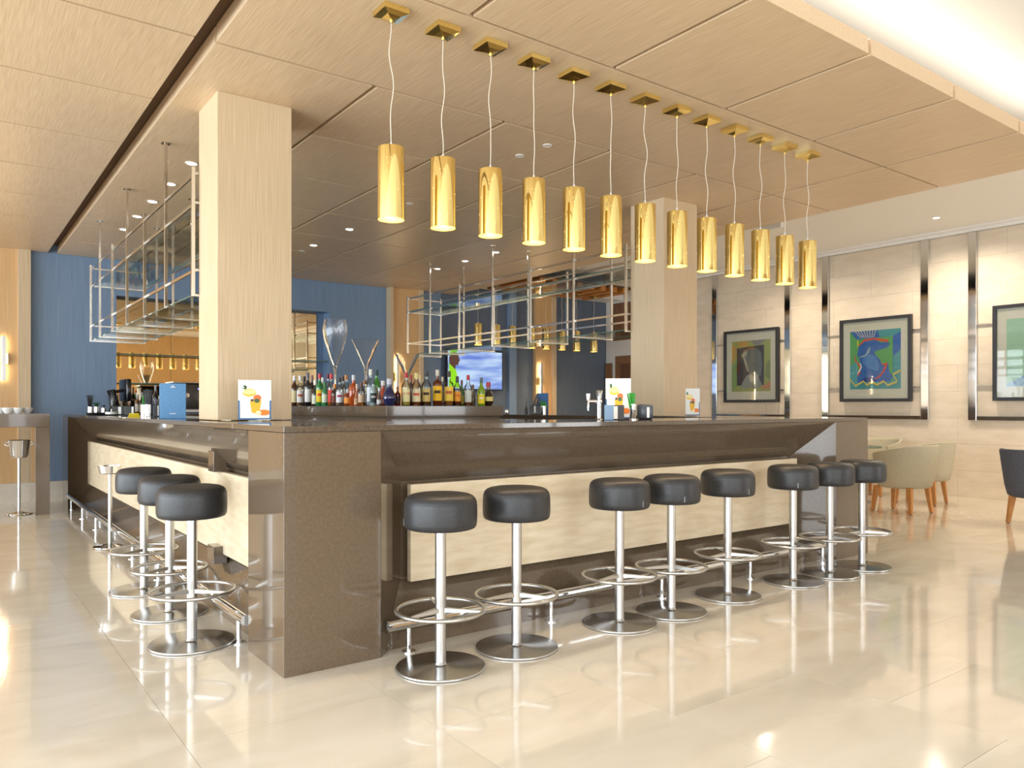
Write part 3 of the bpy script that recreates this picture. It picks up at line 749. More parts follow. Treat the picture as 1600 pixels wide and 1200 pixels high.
# orange garnish ball on the shelf
b = MB().lathe([(0.002, 0), (0.009, 0.004), (0.012, 0.012), (0.009, 0.02), (0.002, 0.024)], n=14).build('kumquat', cm(240, 160, 20), None, 50, loc=(1.79, atX(566, 1.79)[0], TOPZ))
tag(b, 'small orange fruit on the shelf edge in front of the amber bottles', 'fruit')

def big_glass(name, px, X, ty, wpx, prof, label):
    Y, w = atX(px, X); h = zat(ty, w)-TOPZ; r = wpx/2*w/FPX
    o = empty(name, (X, Y, TOPZ))
    outer = [(a*r, b*h) for a, b in prof['bowl']]
    inner = [(max(a-0.003, 0.0005), b+0.004) for a, b in outer[:-1]]+[(outer[-1][0]-0.002, outer[-1][1])]
    MB().lathe(outer+inner[::-1], n=40, cap=False).build('bowl', 'bigglass', o, 60)
    MB().lathe([(a*r, b*h) for a, b in prof['stem']], n=20).build('stem', 'bigglass', o, 60)
    MB().lathe([(0.62*r, 0), (0.62*r, 0.004), (0.3*r, 0.012), (0.08*r, 0.02)], n=36).build('foot', 'bigglass', o, 60)
    tag(o, label, 'glass', 'giant display glasses'); return o
M['bigglass'] = P('glass_solid', (1, 1, 1, 1), 0.0, Transmission_Weight=1.0, IOR=1.45)
wine = dict(bowl=[(.03, .44), (.2, .47), (.42, .55), (.68, .67), (.9, .78), (1.0, .86), (.98, .93), (.86, 1.0)], stem=[(.1, .015), (.07, .06), (.07, .3), (.1, .4), (.2, .47)])
mart = dict(bowl=[(.02, .54), (.16, .59), (.5, .75), (1.0, 1.0)], stem=[(.1, .015), (.05, .08), (.05, .38), (.1, .48), (.16, .59)])
big_glass('giant_wine_glass', 523.5, 1.98, 499, 38, wine, 'giant clear wine glass standing among the bottles')
big_glass('giant_martini_glass', 571.5, 2.05, 531, 43, mart, 'giant clear martini glass in the middle of the bottles')
big_glass('giant_martini_glass', 636, 2.35, 553, 38, mart, 'giant clear martini glass before the glowing wall lamp, lower one')

# ================================================================= THINGS ON THE COUNTER
H0 = HB+0.0005
def put(name, x, y, rz=0): return empty(name, (x, y, H0), rz)
toward = lambda x, y: math.atan2(CY-y, CX-x)+PI/2      # local -y faces the camera
def cup(p, r, h, mat='chrome'):
    MB().lathe([(r*.92, 0), (r, .002), (r, h), (r-.002, h), (r-.002, .004), (.001, .004)], n=24, cap=False).build('cup', mat, p, 40)
def straws(p, n, r, h0, h, mat, spread=0.02, thick=0.003, seed=1, name='straw', flat=False):
    rr = random.Random(seed); 
    for k in range(n):
        a = rr.uniform(0, 2*PI); q = r*math.sqrt(rr.random()); x, y = q*math.cos(a), q*math.sin(a)
        MB().tube([(x*.6, y*.6, h0), (x*(1+spread/r), y*(1+spread/r), h*(1-0.08*rr.random()))], thick, 6).build(name, mat, p)
# left counter group, measured along the counter (X ~ 0.2 - 0.5)
def onleft(px, X): Y, w = atX(px, X); return X, Y, w
tx, ty_, w = onleft(168, 0.34)
t = put('serving_tray', tx, ty_, 0)
MB().lathe([(0.26, 0), (0.28, 0.004), (0.295, 0.022), (0.288, 0.022), (0.272, 0.006), (0.001, 0.005)], n=40, cap=False).build('tray', 'black', t, 40)
bpy.data.objects[t.children[0].name].scale = (0.75, 1.6, 1)
tag(t, 'black oval serving tray holding cups at the far left counter', 'tray')
for px, X, hh, r, mat, sn_, n, lab, top in ((141, 0.30, .085, .034, 'chrome', 'black', 26, 'steel cup of fanned black straws on the black tray, leftmost', .24), (232, 0.30, .11, .036, 'chrome', 'black', 30, 'steel cup of fanned black straws left of the blue menu', .25)):
    x, y, w = onleft(px, X); p = put('straw_cup', x, y); cup(p, r, hh, mat)
    if px < 200: p.location.z += .007
    straws(p, n, r*.8, .02, top, sn_, 0.03, .0028, px); tag(p, lab, 'straw cup')
x, y, w = onleft(151, 0.36); p = put('herb_cup', x, y); p.location.z += .007; cup(p, .03, .085)
for k in range(16):
    a = k*2.4; b = MB(); b.poly([(0, 0, .05), (.03*math.cos(a)+.006*math.sin(a), .03*math.sin(a), .12), (.055*math.cos(a), .055*math.sin(a), .13+.03*(k % 3)/2), (.03*math.cos(a)-.006*math.sin(a), .03*math.sin(a), .125)]); b.build('leaf', 'plant', p)
tag(p, 'steel cup with a small dark green plant on the black tray', 'plant')
x, y, w = onleft(162, 0.40); p = put('steel_cup', x, y); p.location.z += .007; cup(p, .03, .07)
straws(p, 10, .024, .02, .11, 'black', .01, .003, 9, 'pen'); tag(p, 'short steel cup of black stirrers on the black tray', 'cup')
x, y, w = onleft(174, 0.26); p = put('ashtray', x, y); p.location.z += .007
MB().lathe([(0.05, 0), (0.06, .004), (0.062, .028), (.054, .028), (.05, .01), (.001, .01)], n=24, cap=False).build('dish', 'cup', p, 40)
MB().cyl(.006, .01, .06, n=10).build('handle', 'cup', p, 40)
tag(p, 'small white dish with upright stub handle on the black tray', 'dish')
x, y, w = onleft(187, 0.40); p = put('napkin_box', x, y, toward(x, y))
MB().box(-.07, .07, -.05, .05, 0, .10, .004).build('box', 'black', p); MB().box(-.015, .015, -.053, -.05, .01, .09).build('front_slot', 'cup', p)
tag(p, 'black napkin box with white slot behind the yellow packets', 'napkin holder')
x, y, w = onleft(203, 0.42); p = put('small_napkin_box', x, y, toward(x, y))
MB().box(-.05, .05, -.05, .05, 0, .10, .004).build('box', 'black', p); MB().box(.015, .035, -.053, -.05, .01, .09).build('front_slot', 'cup', p)
tag(p, 'second black napkin box to the right of the first on the left counter', 'napkin holder')
x, y, w = onleft(209, 0.16)
p = put('yellow_packet_stack', x, y, toward(x, y))
for k in range(3): MB().box(-.045+.004*k, .048-.003*k, -.03, .03, .011*k, .011*k+.009, .002).build('packet', 'yellow', p)
tag(p, 'stack of bright yellow packets near the counter edge', 'packets')
x, y, w = onleft(225, 0.34); p = put('green_straw_cup', x, y); cup(p, .032, .11)
straws(p, 14, .022, .02, .2, 'green', -.0, .0035, 5); tag(p, 'steel cup of green straws left of the fanned black ones', 'straw cup')
for c in list(p.children):
    if c.name.startswith('straw'): c.rotation_euler.y = -.0
# payment terminal / till screen
x, y, w = onleft(193, 0.62); p = put('till_screen', x, y, toward(x, y)+0.3)
b = MB()
b.tube([(-.10, 0, .03), (-.09, 0, .10), (-.10, .0, .24), (-.11, 0, .32)], [.085, .055, .045, .05], 14); b.build('stand', 'blackg', p, 60)
MB().lathe([(.13, 0), (.12, .02), (.06, .04)], c=(-.07, 0, 0), n=24).build('foot', 'blackg', p, 50)
MB().box(-.01, .05, -.15, .15, .16, .44, .018).build('screen', 'blackg', p, 50); p.children[-1].rotation_euler = (0, -.12, 0)
MB().tube([(-.09, 0, .28), (0, 0, .3)], .02, 10).build('arm', 'blackg', p, 50)
tag(p, 'black till touchscreen seen from behind on the left counter', 'till')
x, y, w = onleft(270, 0.176)
p = put('drinks_menu', x, y, toward(x, y))
W_, H_ = 38/FPX*w/2, 55/FPX*w
b = MB(); b.box(-W_, W_, -.006, 0, 0, H_, .002); b.build('front_cover', 'menu', p, rz=0)
b = MB(); b.box(-W_, W_, 0.001, .006, 0, H_, .002); b.build('back_cover', 'menu', p); p.children[-1].rotation_euler = (-.25, 0, 0); p.children[-1].location = (0, .03, 0)
b = MB()
b.box(-.018, .018, -.008, -.0065, H_-.032, H_-.028); b.box(-.014, .014, -.008, -.0065, H_-.026, H_-.022); b.box(-.003, .003, -.008, -.0065, H_-.02, H_-.014)
b.box(-.022, .022, -.008, -.0065, .035, .04); b.build('cover_print', 'paper', p)
tag(p, 'blue standing drinks menu on the left counter', 'menu')
x, y, w = onleft(247, 0.38); p = put('black_napkin_caddy', x, y, toward(x, y))
MB().box(-.04, .04, -.05, .05, 0, .11, .004).build('box', 'black', p); MB().box(-.004, .004, -.053, -.05, .01, .1).build('front_slot', 'cup', p)
tag(p, 'black napkin caddy just left of the blue menu', 'napkin holder')

def cocktail_card(name, x, y, wid, hei, label, rz=None):
    p = put(name, x, y, toward(x, y) if rz is None else rz)
    u = wid/49
    tl = -0.06
    c = MB().box(-wid/2, wid/2, -.002, .001, .008, hei).build('card', 'paper', p)
    h = MB(); e = wid*.05
    h.box(-wid/2, -wid/2+e, -.004, -.002, .008, hei*.5); h.box(wid/2-e, wid/2, -.004, -.002, .008, hei*.5); h.box(-wid/2+e, wid/2-e, -.004, -.002, .008, .008+e)
    h.build('holder_edge', 'bluep', p)
    MB().box(-wid*.2, wid*.2, -.025, .04, 0, .008, .002).build('clear_foot', 'glassy', p)
    def disc(cx, cz, rx, rz_, mat, yy=-.0026, n=20, a0=0, a1=2*PI, nm='print'):
        b = MB(); rx *= 1.2; rz_ *= 1.3; b.poly([(cx+rx*math.cos(a0+(a1-a0)*k/n), yy, cz+rz_*math.sin(a0+(a1-a0)*k/n)) for k in range(n)]); return b.build(nm, mat, c)
    Wd, Hh = wid, hei
    fx = lambda t: -Wd/2+(0.5+(t-0.5)*1.12)*Wd; fz = lambda t: (0.46+(t-0.46)*1.15)*Hh
    Wd0 = Wd       # picture fractions
    disc(fx(.36), fz(.66), .17*Wd, .075*Hh, cm(238, 190, 40), -.0026, nm='fruit_print')
    disc(fx(.36), fz(.675), .16*Wd, .045*Hh, cm(240, 226, 150), -.0029, nm='fruit_flesh_print')
    for dx, dz, s_ in ((-.09, .12, 1), (-.14, .06, 1), (-.04, .13, 1)):
        b = MB(); X0, Z0 = fx(.26), fz(.72)
        b.poly([(X0, -.0029, Z0), (X0+dx*Wd-.01*Wd, -.0029, Z0+dz*Hh), (X0+dx*Wd*.3+.05*Wd, -.0029, Z0+dz*Hh*.6)]); b.build('leaf_print', 'plant', c)
    b = MB(); b.poly([(fx(.37), -.0026, fz(.47)), (fx(.42), -.0026, fz(.24)), (fx(.62), -.0026, fz(.2)), (fx(.68), -.0026, fz(.5)), (fx(.55), -.0026, fz(.56))]); b.build('drink_print', cm(236, 180, 10), c)
    disc(fx(.57), fz(.55), .1*Wd, .06*Hh, cm(232, 110, 30), -.0029, nm='peach_print')
    disc(fx(.56), fz(.49), .07*Wd, .04*Hh, cm(60, 90, 50), -.0032, nm='mint_print')
    disc(fx(.43), fz(.5), .04*Wd, .025*Hh, cm(70, 40, 40), -.0032, nm='berry_print')
    disc(fx(.75), fz(.24), .16*Wd, .055*Hh, cm(238, 130, 20), -.0029, nm='slice_print')
    disc(fx(.6), fz(.23), .07*Wd, .045*Hh, cm(250, 226, 180), -.0032, nm='ice_print')
    tag(p, label, 'card', 'cocktail cards'); return p
x, w = atY(398, 1.42); x = x; hh = 64/FPX*w
cocktail_card('cocktail_card', x, 1.42, 49/FPX*w, hh, 'cocktail card in a blue-edged stand before the left oak column')
x, w = atY(966, .52)
cocktail_card('cocktail_card', x, .52, 39/FPX*w, 64/FPX*w, 'cocktail card behind the napkin boxes on the front counter')
X5 = 4.62; Y5, w = atX(1081, X5)
c5 = cocktail_card('cocktail_card', X5, Y5, 24/FPX*w, 43/FPX*w, 'small cocktail card in front of the far oak column')
# beer tap
x, w = atY(936, .60); p = put('beer_tap', x, .60, toward(x, .6))
MB().lathe([(.028, 0), (.024, .004), (.016, .01), (.0155, .12), (.019, .165), (.026, .2), (.022, .203)], n=20).build('tower', 'chrome', p, 50)
MB().cyl(.014, -.075, .02, c=(0, 0, .125), axis='x').build('spout_arm', 'chrome', p, 50)
MB().tube([(-.07, 0, .125), (-.075, -.01, .11), (-.075, -.01, .06)], [.011, .009, .006], 10).build('nozzle', 'chrome', p, 50)
MB().lathe([(.009, .13), (.013, .15), (.015, .18)], c=(-.075, 0, 0), n=12).build('tap_handle', 'cup', p, 50)
tag(p, 'chrome beer tap with side nozzle on the front counter', 'beer tap')
x, w = atY(951.5, .36); p = put('blue_napkin_box', x, .36, toward(x, .36))
MB().box(-.03, .03, -.03, .03, 0, .1, .003).build('box', cm(112, 140, 170), p)
tag(p, 'pale blue-grey box beside the beer tap', 'box')
x, w = atY(967, .42); p = put('napkin_dispenser', x, .42, toward(x, .42))
MB().box(-.035, .035, -.03, .04, 0, .1, .003).build('box', cm(44, 42, 40), p); MB().box(-.034, -.008, -.034, -.03, .006, .092).build('napkins', 'paper', p)
tag(p, 'dark napkin dispenser with white napkins between blue box and green straws', 'napkin holder')
x, w = atY(989, .38); p = put('green_straw_cup', x, .38)
cup(p, .021, .105); MB().lathe([(.026, 0), (.026, .004), (.02, .008)], n=20).build('foot_rim', 'chrome', p, 40)
straws(p, 12, .016, .03, .185, 'green', .024, .005, 8)
tag(p, 'silver cup of thick green straws on the front counter', 'straw cup')
x, w = atY(1008, .46); p = put('wide_napkin_dispenser', x, .46, toward(x, .46))
MB().box(-.055, .055, -.045, .045, 0, .105, .014).build('box', cm(58, 64, 74, .25), p, 50); MB().box(.012, .03, -.048, -.045, .012, .085).build('napkins', 'paper', p)
tag(p, 'wide dark grey napkin dispenser right of the green straws', 'napkin holder')
# far right counter items
X6 = 4.55
def onright(px, X=X6): Y, w = atX(px, X); return X, Y, w
x, y, w = onright(837); p = put('card_box', x, y, toward(x, y))
MB().box(-.07, .07, -.05, .05, 0, .11, .004).build('box', 'black', p); MB().box(-.02, .0, -.053, -.05, .02, .1).build('napkins', 'paper', p)
for k in range(3): MB().box(-.075+.03*k, -.05+.03*k, -.02, .03, .09, .24-.03*k, .004).build('pen_case', 'black', p); p.children[-1].rotation_euler = (0, .35, 0)
tag(p, 'black caddy with leaning black menus on the far right counter', 'caddy')
x, y, w = onright(848, 4.75); p = put('blue_card', x, y, toward(x, y))
MB().box(-.07, .07, -.004, .0, 0, .26, .001).build('card', cm(30, 96, 160), p); MB().lathe([(.001, 0), (.035, 0), (.035, .002), (.001, .002)], c=(.02, 0, 0), n=20, axis='y').build('card_print', 'green', p)
p.children[-1].location = (0, -.006, .1)
tag(p, 'blue card standing on the far right counter', 'card')
x, y, w = onright(849, 4.5); p = put('garnish_cup', x, y); cup(p, .032, .1)
straws(p, 14, .025, .04, .16, 'green', .01, .006, 12, 'straw'); tag(p, 'steel cup of green straws on the far right counter', 'straw cup')
x, y, w = onright(822, 4.5); p = put('shaker_bottle', x, y)
MB().lathe([(.02, 0), (.02, .06), (.006, .1), (.004, .2)], n=14).build('body', 'black', p, 40); tag(p, 'slim black pourer bottle at the left of the far caddy', 'bottle')
# bar sink tap far right (small bright)
p = put('chrome_shaker', 4.3, 4.2); MB().lathe([(.02, 0), (.03, .03), (.02, .06)], n=16).build('cup', 'chrome', p, 50)
tag(p, 'small chrome shaker on the inner edge of the right counter', 'shaker')

# far counter: bottles and coffee machine in front of the mirror
fb = [(243, 'std', (30, 24, 30), (190, 200, 220), 'striped dark bottle before the mirror, tallest on the far counter', .38), (236, 'std', (150, 150, 160), (90, 110, 160), 'clear bottle with blue label on the far counter', .27), (229, 'std', (60, 40, 30), (200, 180, 130), 'brown bottle on the far counter left of the blue label', .27),
      (222, 'wine', (60, 60, 40), (210, 200, 170), 'dark wine bottle on the far counter beside the till', .28), (215, 'std', (120, 80, 40), (220, 210, 190), 'amber bottle on the far counter behind the till', .25), (250, 'std', (110, 90, 70), (230, 220, 200), 'tan bottle on the far counter just left of the blue menu', .24)]
for px, sh, body, lab, desc, h in fb:
    yy = 7.55+(.0 if (px//7) % 2 else .12); X, w = atY(px, yy)
    bottle(X, yy, h, .036, sh, body, lab, (200, 200, 205), desc, base=H0, grp='bottles on the far counter')
X, w = atY(298, 7.4)
p = put('coffee_machine', X, 7.4)
MB().box(-.25, .25, -.16, .18, .02, .4, .02).build('body', cm(60, 54, 46, .25), p, 50)
MB().box(-.27, .27, -.2, .2, .4, .42, .005).build('cup_rail', 'chrome', p)
MB().box(-.2, .2, -.23, -.16, .02, .06, .004).build('drip_tray', 'steel', p)
for s_ in (-.1, .1): MB().cyl(.03, -.23, -.16, c=(s_, 0, .24), axis='y').build('group_head', 'chrome', p, 50)
MB().box(.05, .2, -.165, -.16, .32, .335).build('blue_display', emit('blue_display', (.15, .2, 1, 1), 3), p)
for s_ in (-.2, .2): MB().cyl(.02, 0, .02, c=(s_, 0, 0)).build('rubber_foot', 'black', p)
tag(p, 'dark espresso machine with blue display on the far counter', 'coffee machine')

# ================================================================= TV ON BACK WALL
tx0, tx1, tz0, tz1 = 5.86, 7.02, 1.53, 2.2
tv = empty('television', (6.44, 8.07, 1.865))
MB().box(tx0-6.44-.02, tx1-6.44+.02, 0, .05, tz0-1.865-.02, tz1-1.865+.02, .004).build('casing', 'blackg', tv)
def scr():
    m, t, b = new('tv_picture'); N = t.nodes; L_ = t.links
    tc = N.new('ShaderNodeTexCoord'); mp = N.new('ShaderNodeMapping'); mp.inputs['Scale'].default_value = (1.0, 1, 5)
    nz = N.new('ShaderNodeTexNoise'); nz.inputs['Scale'].default_value = 1.3; nz.inputs['Detail'].default_value = 2
    rp = N.new('ShaderNodeValToRGB'); e = rp.color_ramp.elements
    e[0].position = .36; e[0].color = srgb(96, 128, 214); e[1].position = .62; e[1].color = srgb(190, 216, 246)
    L_.new(tc.outputs['Object'], mp.inputs[0]); L_.new(mp.outputs[0], nz.inputs[0]); L_.new(nz.outputs[0], rp.inputs[0])
    b.inputs['Base Color'].default_value = (0, 0, 0, 1); b.inputs['Roughness'].default_value = .2
    L_.new(rp.outputs[0], b.inputs['Emission Color']); b.inputs['Emission Strength'].default_value = 0.85
    return m
sc_ = MB().box(tx0-6.44, tx1-6.44, -.004, 0, tz0-1.865, tz1-1.865).build('screen', scr(), tv)
b = MB(); b.poly([(x, -.0045, z) for x, z in ((-.56, -.3), (-.56, .12), (-.5, .1), (-.42, .0), (-.36, -.2), (-.33, -.32))]); b.build('shirt_picture', emit('pic_green', srgb(150, 226, 20), .8), sc_)
b = MB(); b.poly([(x, -.005, z) for x, z in ((-.55, .1), (-.56, .2), (-.52, .28), (-.44, .31), (-.37, .27), (-.35, .2), (-.33, .16), (-.355, .14), (-.37, .08), (-.42, .08), (-.43, .0), (-.5, .06))]); b.build('head_picture', emit('pic_skin', srgb(96, 62, 52), .7), sc_)
b = MB(); b.poly([(x, -.0055, z) for x, z in ((-.56, .29), (-.5, .34), (-.4, .33), (-.38, .29), (-.44, .31), (-.52, .28))]); b.build('cap_picture', emit('pic_cap', srgb(120, 210, 30), .8), sc_)
tag(tv, 'wall-mounted television showing an athlete in green against blurred blue', 'television')

# ================================================================= WALL SCONCES
def sconce(x, z0, z1, y, label):
    s_ = empty('wall_sconce', (x, y, (z0+z1)/2)); h = (z1-z0)/2
    MB().box(-.022, .022, -.075, -.05, -h, h, .002).build('front_bar', 'steel', s_)
    MB().box(-.018, .018, -.05, -.045, -h+.01, h-.01).build('led_strip', 'sconce', s_)
    MB().box(-.05, .05, -.045, 0, -.07, .07, .003).build('bracket', 'gold', s_)
    l = area('sconce_light', (0, -.042, 0), (-PI/2, 0, 0), .05, h*2, 22, (1, .74, .42)); l.parent = s_; l.location = (0, -.043, 0)
    tag(s_, label, 'wall lamp', 'vertical wall lamps')
sconce(-.60, 1.535, 2.085, YB-.061, 'vertical wall lamp glowing on the far left wood panel')
sconce(4.865, 1.36, 2.05, YB-.101, 'vertical wall lamp glowing behind the bottles')
sconce(7.93, 1.34, 2.05, YB-.101, 'vertical wall lamp glowing on the distant pilaster right of the television')

# ================================================================= CHROME WALL FRAMES AND PICTURES
def wall_frame(y0, y1, label):
    f = empty('chrome_wall_frame', (XR, (y0+y1)/2, 1.03)); c = (y0+y1)/2; w = .1; hz = 3.53-1.03
    MB().box(-.045, -.001, y0-c, y0-c+w, 0, hz, .003).build('upright', 'chrome', f)
    MB().box(-.045, -.001, y1-c-w, y1-c, 0, hz, .003).build('upright', 'chrome', f)
    MB().box(-.045, -.001, y0-c+w, y1-c-w, 0, .055, .003).build('bottom_bar', 'chrome', f)
    for z in (2.295, 1.486): MB().cyl(.011, y0-c+w, y1-c-w, c=(-.02, 0, z-1.03), n=12, axis='y').build('hanging_rod', 'rackm', f, 40)
    tag(f, label, 'wall frame', 'tall chrome wall frames')
for f in bpy.data.objects: pass
wall_frame(3.93, 5.49, 'tall chrome strip frame around the leftmost picture')
wall_frame(1.77, 3.37, 'tall chrome strip frame around the blue horse picture')
wall_frame(-.34, 1.255, 'tall chrome strip frame around the pale picture at the right edge')
def picture(y0, y1, shapes, label, gloss=.25):
    """y0 < y1; the viewer sees +y on the left"""
    z0, z1 = 1.285, 2.515; c = (y0+y1)/2; zc = (z0+z1)/2; hy = (y1-y0)/2; hz = (z1-z0)/2; e = .045
    p = empty('framed_picture', (9.765, c, zc))
    for nm, a in (('frame_side', (-hy, -hy+e, -hz, hz)), ('frame_side', (hy-e, hy, -hz, hz)), ('frame_rail', (-hy+e, hy-e, -hz, -hz+e)), ('frame_rail', (-hy+e, hy-e, hz-e, hz))):
        MB().box(-.06, 0, a[0], a[1], a[2], a[3], .002).build(nm, 'frameb', p)
    MB().box(-.03, -.005, -hy+e, hy-e, -hz+e, hz-e).build('mat_board', 'mat', p)
    ay, az = hy-e-.11, hz-e-.14
    art = empty('artwork'); art.parent = p
    bpy.data.objects.remove(art)
    first = None
    for k, (col, pts) in enumerate(shapes):
        b = MB(); b.poly([(-.0305-.0004*k, (1-2*u)*ay, (2*v-1)*az) for u, v in pts])
        o = b.build('artwork' if first is None else 'painted_shape', cm(*col, .7), p if first is None else first)
        if first is None: first = o
    MB().box(-.05, -.048, -hy+e, hy-e, -hz+e, hz-e).build('glass_pane', 'picglass', p)
    tag(p, label, 'picture', 'framed pictures'); return p
M['picglass'] = thin_glass('picture_glass', (.96, .97, .96, 1), .7)
full = [(0, 0), (1, 0), (1, 1), (0, 1)]
def zig(y, a, n, t, x0=0, x1=1):
    up = [(x0+(x1-x0)*k/n, y+(a if k % 2 else 0)) for k in range(n+1)]
    return up
def band(col, pts, t): 
    out = []
    for (a, b), (c, d) in zip(pts, pts[1:]): out.append((col, [(a, b), (c, d), (c, d+t), (a, b+t)]))
    return out
B1, B2, GRN, TEAL, YE, RD = (60, 112, 190), (84, 142, 208), (98, 176, 100), (84, 166, 172), (226, 210, 110), (226, 84, 60)
horse = [(B1, full), (GRN, [(0, .4), (.15, .5), (.15, .85), (0, 1)]), (TEAL, [(0, 0), (.15, .1), (.15, .5), (0, .4)]), (TEAL, [(.55, 1), (1, 1), (1, .95), (.86, .88), (.6, .88)]), (TEAL, [(.86, .55), (1, .65), (1, .3), (.86, .25)]),
         (GRN, [(.15, .12), (.85, .12), (.85, .88), (.15, .86)]), (TEAL, [(0, 0), (1, 0), (1, .3), (.85, .25), (.85, .12), (.15, .12), (0, .1)]),
         (RD, [(.2, .74), (.3, .82), (.5, .83), (.75, .78), (.78, .82), (.5, .87), (.3, .86), (.17, .76)]),
         (B1, [(.15, .12), (.15, .3), (.22, .38), (.2, .5), (.15, .6), (.18, .74), (.3, .82), (.5, .84), (.62, .78), (.76, .78), (.8, .75), (.74, .69), (.6, .66), (.5, .64), (.5, .6), (.6, .5), (.66, .4), (.72, .42), (.76, .44), (.78, .3), (.85, .2), (.8, .12)]),
         (B2, [(.25, .5), (.28, .42), (.42, .34), (.56, .3), (.6, .4), (.5, .56), (.4, .6), (.3, .58)]), ((40, 74, 150), [(.2, .12), (.3, .2), (.46, .2), (.56, .13)]), ((150, 180, 200), [(.2, .56), (.32, .6), (.38, .7), (.42, .72), (.4, .63), (.32, .56), (.2, .54)]),
         (RD, [(.1, .6), (.13, .5), (.22, .4), (.22, .28), (.15, .22), (.15, .25), (.19, .3), (.19, .39), (.1, .5)]), ((240, 240, 235), [(.22, .45), (.25, .38), (.2, .3), (.15, .26), (.15, .28), (.22, .38), (.2, .45)]),
         (RD, [(.62, .46), (.66, .42), (.76, .44), (.7, .3), (.58, .18), (.46, .18), (.56, .2), (.66, .3), (.7, .4), (.65, .4)]), ((230, 220, 60), [(.15, .7), (.18, .78), (.17, .86), (.15, .84)])]
for k in range(8): horse.append(((236, 226, 200), [(.1+.06*k*1.0, 1), (.115+.06*k, 1), (.24+.035*k, .88), (.225+.035*k, .88)]))
horse += band(YE, [(0, .16), (.12, .04), (.28, .12), (.35, .05), (.45, .1), (.55, .05), (.68, .11), (.76, .04), (.94, .1), (.86, .22), (1, .28)], .035)
picture(1.98, 3.05, horse, 'framed picture of a blue horse head on green with a yellow zigzag')
d1, d2 = (84, 78, 84), (120, 128, 128)
grey = [((176, 182, 112), full), ((206, 164, 88), [(0, .55), (.14, .7), (.14, .88), (.05, .95), (0, .9)]), ((206, 164, 88), [(.1, .98), (.2, .88), (.45, .88), (.4, 1)]), ((150, 148, 150), [(.5, 1), (.9, 1), (.72, .9), (.6, .9)]), ((150, 178, 110), [(0, 0), (.14, .12), (.14, .6), (0, .5)]), ((150, 160, 110), [(.86, .3), (1, .2), (1, .6), (.9, .55)]), ((214, 150, 110), [(.75, .1), (.86, .12), (1, .2), (1, .05), (.8, .04)]),
        (d1, [(.14, .12), (.84, .12), (.84, .9), (.14, .86)]), ((190, 120, 60), [(.3, .8), (.45, .86), (.6, .86), (.62, .78), (.45, .74)]), (d2, [(.26, .72), (.34, .8), (.5, .84), (.66, .84), (.78, .74), (.8, .5), (.76, .3), (.6, .26), (.46, .34), (.42, .44), (.34, .6)]),
        ((196, 186, 160), [(.26, .72), (.32, .78), (.42, .8), (.4, .72), (.34, .68), (.4, .56), (.44, .42), (.46, .38), (.41, .4), (.34, .58), (.3, .68)]), ((150, 158, 152), [(.2, .02), (.3, .2), (.4, .32), (.55, .36), (.68, .32), (.8, .12), (.6, .02), (.5, .08), (.4, .04), (.3, .08)]), ((196, 196, 180), [(.44, .3), (.48, .2), (.54, .18), (.58, .26), (.52, .34)]), ((110, 60, 50), [(.14, .5), (.24, .6), (.2, .4), (.14, .34)])]
picture(4.12, 5.2, grey, 'framed picture with a grey figure inside a yellow-green border')
pale = [((166, 208, 176), full), ((226, 232, 214), [(.5, .1), (1, .1), (1, .92), (.45, .9)]), ((150, 190, 214), [(0, 0), (1, 0), (1, .1), (.2, .12), (0, .04)]), ((228, 190, 190), [(.4, .2), (.6, .15), (.6, .6), (.46, .66)]), ((160, 196, 226), [(.6, .2), (.9, .2), (.85, .7), (.65, .75)])]
for k in range(6): pale.append(((120, 160, 210), [(.1+.06*k, .04+.04*(k % 3)), (.14+.06*k, .04+.04*(k % 3)), (.14+.06*k, .07+.04*(k % 3)), (.1+.06*k, .07+.04*(k % 3))]))
picture(-.13, .94, pale, 'framed picture in faded pale green at the right edge of the view')

# ================================================================= WINE COOLER STANDS
def cooler_stand(x, y, ztop, zb, R, label, ear=False):
    s_ = empty('cooler_stand', (x, y, 0))
    MB().lathe([(.13, 0), (.135, .004), (.132, .012), (.06, .022), (.02, .035)], n=36).build('base', 'chrome', s_, 40)
    MB().cyl(.017, .02, zb+.005, n=20).build('pole', 'steel', s_, 40)
    return s_
s1 = cooler_stand(-.056, 4.019, .70, .63, .09, '')
MB().lathe([(.06, .63), (.082, .64), (.096, .70), (.091, .70), (.078, .645), (.001, .64)], n=32, cap=False).build('holder_ring', 'chrome', s1, 40)
tag(s1, 'empty polished wine cooler stand near the left stools', 'cooler stand')
s2 = cooler_stand(-.52, 6.905, .83, .63, .1, '')
tag(s2, 'polished stand carrying a wine bucket under the left console table', 'cooler stand')
bk = empty('wine_bucket', (-.52, 6.905, .636))
MB().lathe([(.001, 0), (.075, 0), (.09, .03), (.108, .185), (.115, .195), (.108, .197), (.1, .185), (.082, .03), (.001, .02)], n=36, cap=False).build('bucket', 'chrome', bk, 40)
for s_ in (-1, 1): MB().tube([(.104*s_, -.0, .17), (.135*s_, 0, .175), (.14*s_, 0, .15), (.1*s_, 0, .13)], .006, 8).build('handle', 'chrome', bk, 50)
tag(bk, 'polished steel wine bucket with side handles on the far left stand', 'bucket')

